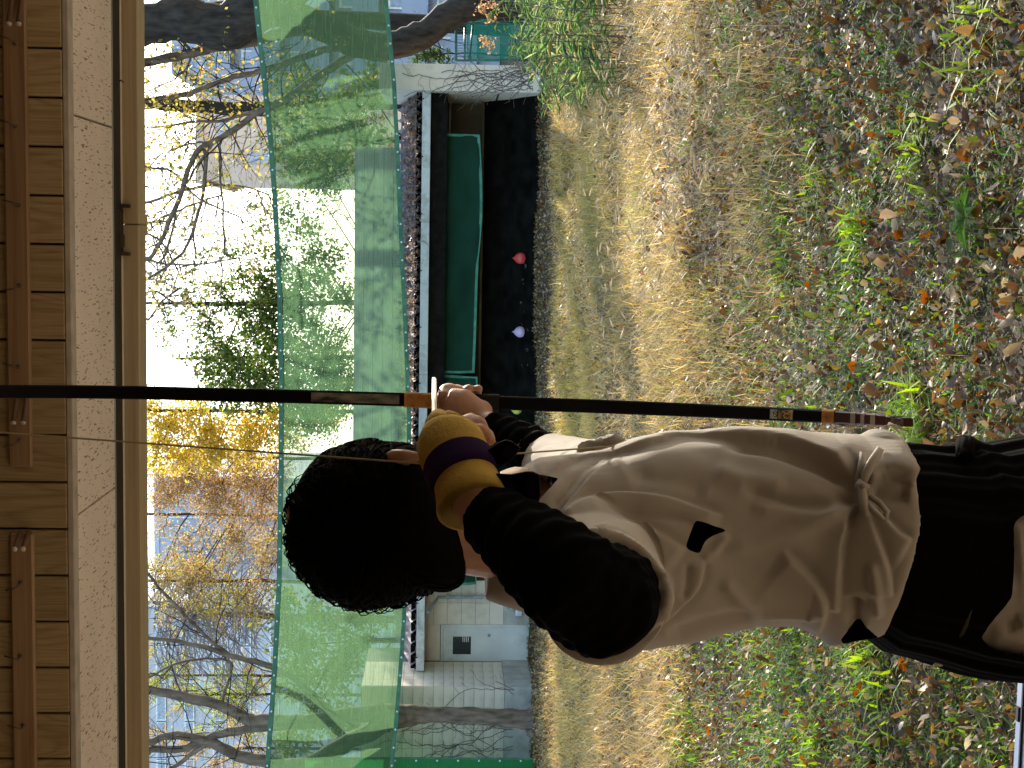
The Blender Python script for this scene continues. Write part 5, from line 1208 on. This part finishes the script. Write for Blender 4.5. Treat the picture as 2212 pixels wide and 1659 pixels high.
# knot of the jacket's side tie
def ribbon(pts, wpx, th_, mat, name, par, off=.004):
    g = MB(); P = [surf(a, c, off+o) for a, c, o in pts]; W = wpx/FPX*1.87*.5; rows = []
    for i, p in enumerate(P):
        t = (P[min(i+1, len(P)-1)]-P[max(i-1, 0)]).normalized(); nv = (CAM-p).normalized(); sdv = t.cross(nv).normalized()
        wv = W*(1 if 0 < i < len(P)-1 else .75)
        rows.append([p+sdv*wv-nv*th_, p+sdv*wv*.8+nv*th_*.8, p+nv*th_*1.6, p-sdv*wv*.8+nv*th_*.8, p-sdv*wv-nv*th_])
    g.loft(rows); return g.build(name, mat, par, True)
kn = [([(1903, 968, .012), (1886, 996, .012), (1870, 1024, .010), (1861, 1052, .008)], 22), ([(1864, 976, .004), (1862, 1006, .008), (1850, 1042, .006)], 18), ([(1858, 1034, .012), (1862, 1060, .016), (1866, 1088, .014), (1871, 1118, .008)], 21),
      ([(1876, 1070, .008), (1898, 1084, .012), (1916, 1106, .016), (1910, 1124, .012)], 15), ([(1910, 1124, .012), (1896, 1112, .008), (1880, 1096, .006), (1870, 1080, .006)], 15), ([(1846, 1048, .006), (1862, 1052, .018), (1878, 1056, .008)], 24)]
for pts, w in kn: ribbon(pts, w, .0028, M['shirt'], 'tie', man)
# ---- black hakama with a side slit over the inner robe
HK = [(1790, 1000, 1310, .135), (1850, 975, 1362, .160), (1900, 956, 1400, .176), (1960, 955, 1414, .182), (2010, 961, 1429, .186), (2060, 962, 1445, .190), (2085, 952, 1450, .192), (2120, 960, 1457, .195), (2212, 942, 1465, .205), (2500, 900, 1505, .235), (2900, 850, 1560, .275), (3260, 815, 1600, .30)]
def hk_rings(n, steps, grow=0.0, pleat=.004):
    xs2 = [q[0] for q in HK]; out = []
    for x_ in steps:
        yR, yL, hd = [float(np.interp(x_, xs2, [q[k] for q in HK])) for k in (1, 2, 3)]
        rg2 = ring(x_, yR, yL, 2.03, hd, n, 2.3, grow=grow); C = PH(x_, (yR+yL)/2, 2.03)
        am = pleat*min(1, (x_-1790)/300+.15)
        for k in range(n):
            d = rg2[k]-C; d.z = 0; rg2[k] = rg2[k]+d.normalized()*am*(math.sin(k*2*math.pi/n*17)+.5*math.sin(k*2*math.pi/n*41+x_*.004))
        out.append(rg2)
    return out
st1 = list(np.linspace(1790, 2230, 230))+list(np.linspace(2260, 3260, 24))
hm_ = MB().loft(hk_rings(420, st1), cap=False).mesh('hakama')
cut(hm_, [[(2190, 1132), (2204, 1118), (2230, 1104), (2300, 1100), (2300, 1424), (2212, 1416), (2178, 1413), (2138, 1400), (2120, 1378), (2136, 1352), (2154, 1331), (2186, 1291), (2191, 1220)], [(2066, 1386), (2078, 1362), (2103, 1308), (2092, 1350), (2080, 1374)]])
link('hakama', hm_, M['hakama'], man, True)
ir = MB().loft(hk_rings(120, list(np.linspace(1800, 2330, 60)), -.014, .002)).mesh('inner_robe')
displace(ir, folds([([(2170, 1170), (2185, 1250), (2180, 1300)], 9, .006, 'step'), ([(2150, 1345), (2185, 1352), (2215, 1330)], 8, .006, 'step'), ([(2200, 1130), (2205, 1200), (2212, 1260)], 8, .004, 'ridge')]))
link('inner_robe', ir, M['shirt'], man, True)
bl_ = MB()
for i in range(7): bl_.tube([PH(2088+RNG.uniform(-14, 14), 975+RNG.uniform(0, 20), 1.93+RNG.uniform(-.02, .05)), PH(2086+RNG.uniform(-8, 8), 953, 1.98), PH(2070+i*9, 965, 2.02)], [.008, .009, .006], 6)
bl_.build('hakama_cords', M['hakama'], man, True)
# ---- deerskin shooting glove
AX = [(1022, 1094, 1.682, .0425), (1016, 1070, 1.694, .0400), (1008, 1044, 1.708, .0385), (999, 1022, 1.720, .0388), (990, 1002, 1.732, .0395), (980, 980, 1.745, .0415), (974, 960, 1.758, .0410), (974, 947, 1.767, .0370), (977, 937, 1.774, .0295), (980, 929, 1.780, .018), (981, 925, 1.783, .006)]
def axis_tube(pts, name, mat, grow=0.0, inner=True, cap_end=True):
    g = MB(); P = [PH(*q[:3]) for q in pts]; r = [q[3]+grow for q in pts]; n = 32
    g.tube(P, r, n, False)
    if inner: g.tube(P[:5][::-1] if len(P) > 5 else P[::-1], [q-.0025 for q in (r[:5][::-1] if len(P) > 5 else r[::-1])], n, False)
    m0 = len(P)
    if inner:                                      # rim between outer and inner cloth
        k0 = m0*n; last = k0+((5 if len(P) > 5 else m0)-1)*n
        for i in range(n): g.f.append((i, last+i, last+(i+1) % n, (i+1) % n))
    return g.build(name, mat, man, True)
gl = axis_tube(AX, 'glove', M['glove'])
fg = MB(); skin_tube(fg, [(960, 935, 1.775, .022), (946, 918, 1.80, .017), (948, 905, 1.825, .013), (955, 900, 1.845, .008)], 14); skin_tube(fg, [(985, 930, 1.78, .020), (972, 912, 1.81, .0145), (966, 905, 1.835, .011)], 14)
fg.build('glove_finger', M['glove'], gl, True)
band_ = [(1006, 1043, 1.708, .0385), (1001, 1030, 1.715, .0388), (996, 1016, 1.723, .0392), (991, 1003, 1.731, .0396)]
axis_tube(band_, 'glove_band', M['purple'], .0032)
def slab(poly, d0, name, mat, th_=.004, bend=.012):
    c = (sum(p[0] for p in poly)/len(poly), sum(p[1] for p in poly)/len(poly)); g = MB(); n = len(poly); R_0 = []
    rings2 = []
    for sc_, off in ((.0, .006), (.6, .004), (.93, 0), (1.0, th_), (.93, th_*2), (.6, th_*2+.002), (.0, th_*2)):
        rings2.append([PH(c[0]+(p[0]-c[0])*max(sc_, .01), c[1]+(p[1]-c[1])*max(sc_, .01), d0+off-.006*math.sin((p[0]-c[0])*.03)+bend*((p[0]-c[0])*sc_/60)**2) for p in poly])
    g.loft(rings2); return g.build(name, mat, man, False)
slab([(1050, 974), (1074, 956), (1092, 949), (1106, 952), (1126, 967), (1106, 994), (1073, 1012), (1062, 1022), (1052, 1004)], 1.70, 'glove_strap', M['ribbon'])
slab([(1064, 1022), (1104, 1024), (1136, 1018), (1151, 1018), (1164, 1024), (1168, 1034), (1168, 1070), (1162, 1091), (1152, 1100), (1110, 1082), (1078, 1056)], 1.665, 'glove_strap', M['ribbon'])

# ================================================================ bow, string, arrow
BP = [(-730, 872, 2.07), (-600, 862, 2.20), (-450, 855, 2.33), (-300, 850, 2.43), (-150, 847, 2.51), (0, 845.5, 2.57), (150, 846, 2.62), (300, 848, 2.655), (500, 853, 2.68), (700, 858, 2.69), (870, 863, 2.69), (1000, 868.5, 2.685), (1100, 871, 2.68), (1300, 878, 2.665), (1500, 886, 2.625), (1650, 893, 2.57), (1780, 899.5, 2.50), (1860, 904, 2.445), (1920, 909, 2.395), (1956, 914, 2.35)]
bow = empty('bow', tuple(PH(1000, 868, 2.685)), 'tall black lacquered bow with rattan binding held upright by the archer', 'bow')
def bow_at(x_):
    xs3 = [q[0] for q in BP]; return float(np.interp(x_, xs3, [q[1] for q in BP])), float(np.interp(x_, xs3, [q[2] for q in BP]))
def bow_sweep(xa, xb, wpx, th_, name, mat, par, step=12, wfun=None, off=0.0):
    n = max(2, int((xb-xa)/step)); rings2 = []
    # smoothed centre line
    for i in range(n+1):
        x_ = xa+(xb-xa)*i/n; ys, ds = zip(*[bow_at(x_+k*22) for k in (-2, -1, 0, 1, 2)]); y_ = sum(ys)/5; d = sum(ds)/5
        p = PH(x_, y_, d); q = PH(x_+6, bow_at(x_+6)[0], bow_at(x_+6)[1]); t = (q-p).normalized(); a = (LR-t*LR.dot(t)).normalized(); b2 = t.cross(a).normalized()
        w = wpx*(wfun(x_) if wfun else 1)/FPX*d/2; h = th_/2*(wfun(x_)**.5 if wfun else 1); e = .22
        rings2.append([p+a*u_*w+b2*v_*h for u_, v_ in ((1, 1-e*1.3), (1-e, 1), (-1+e, 1), (-1, 1-e*1.3), (-1, -1+e*1.3), (-1+e, -1), (1-e, -1), (1, -1+e*1.3))])
    return MB().loft(rings2).build(name, mat, par)
wf = lambda x_: float(np.interp(x_, [-730, -500, 0, 700, 1000, 1400, 1700, 1900, 1960], [.55, .75, .95, 1.0, 1.0, 1.0, .98, .90, .7]))
bow_sweep(-730, 1806, 29.5, .019, 'limb', M['lacquer'], bow, 12, wf)
bow_sweep(1806, 1938, 29, .018, 'lower_tip', M['redlac'], bow, 8, wf)
bow_sweep(1928, 1962, 19, .016, 'tip_nock', M['redlac'], bow, 6)
bow_sweep(672, 862, 25, .0196, 'worn_patch', M['worn'], bow, 10, wf)
bow_sweep(940, 1078, 37, .026, 'grip', M['grip'], bow, 8)
for i in range(17):
    x_ = 873+i*3.75; bow_sweep(x_, x_+3.4, 32.5, .0225, 'rattan_turn', M['rattan'], bow, 3)
for i in range(8):
    x_ = 1777+i*3.75; bow_sweep(x_, x_+3.4, 31.5, .0215, 'rattan_turn', M['rattan'], bow, 3)
for x_ in (1842, 1864, 1886): bow_sweep(x_, x_+9, 27.5, .0195, 'tip_ring', mk('pale_wrap', (.42, .36, .30)), bow, 4)
bow_sweep(1666, 1683, 23.5, .0208, 'seal_sticker', mk('pale_seal', (.40, .42, .36), rough=.6, var=.25, scale=180), bow, 4)
bow_sweep(1685, 1718, 23.5, .0206, 'maker_plate', mk('black_gold_print', (.02, .016, .012), rough=.4, col2=(.40, .28, .12), scale=95, detail=1), bow, 4)
bow_sweep(1713, 1717, 24.5, .021, 'plate_edge', mk('gold_line', (.5, .34, .14), rough=.4), bow, 3)
def bow_front(x_, dy, off=.0115):
    y_, d = bow_at(x_); return PH(x_, y_+dy, d-off)
em = MB()                                          # ring-shaped mark on the pale seal and gold mark on the plate
em.tube([bow_front(1674.5+4.5*math.cos(t), 6.5*math.sin(t)) for t in np.linspace(0, 6.283, 15)], .0007, 4, False); em.tube([bow_front(1671, -3), bow_front(1678, 3)], .0007, 4)
em.build('seal_mark', M['blackcloth'], bow)
MB().tube([bow_front(1699+6*math.cos(t), 3+5*math.sin(t)) for t in np.linspace(.6, 5.9, 14)], .0009, 4, False).tube([bow_front(1690, -6), bow_front(1700, -2), bow_front(1709, -7)], .0009, 4).build('gold_mark', mk('gold_paint', (.55, .38, .16), rough=.4), bow)
N_ = PH(906, 1001, 1.80)
top = PH(-715, 882, 2.05); bot = PH(1936, 918, 2.355)
sg = MB().tube([top, top.lerp(N_, .5), N_], .0013, 5).tube([N_, PH(925, 997, 1.80), PH(935, 994, 1.81)], .0016, 5).tube([PH(935, 993.5, 1.81), bot], .0012, 5).build('string', mk('hemp_string', (.42, .34, .20), rough=.7), bow)
tf_ = MB()
for dx, dy in ((30, 10), (38, 16), (26, 22)): tf_.tube([PH(1920, 915, 2.37), PH(1920+dx*.5, 915+dy*.5, 2.36), PH(1920+dx, 915+dy, 2.36)], [.003, .002, .0012], 5)
tf_.build('string_knot', mk('pale_cord', (.5, .45, .36)), bow, True)
n0, n1 = PH(938.5, 985, 1.80), PH(938, 820, 2.80)
arrow = empty('arrow', tuple(n0), 'pale arrow lying level across the bow above the hand', 'arrow')
MB().tube([n0, n0.lerp(n1, .5), n1], .0042, 12).build('shaft', M['shaft'], arrow, True)
dv = (n1-n0).normalized(); MB().tube([n1, n1+dv*.012, n1+dv*.03], [.0044, .004, .0012], 10).build('point', M['steel'], arrow, True)
MB().tube([n0-dv*.012, n0], [.0035, .0042], 8).build('nock', M['dark'], arrow, True)
for k in range(3):
    a = k*2.094+.5; sdv = (LR*math.cos(a)+UU*math.sin(a)); q0 = n0+dv*.03; q1 = n0+dv*.15
    MB().add([q0+sdv*.004, q1+sdv*.004, q1+sdv*.009-dv*.01, q0+sdv*.012, ], [(0, 1, 2, 3)]).build('feather', M['shaft'], arrow)
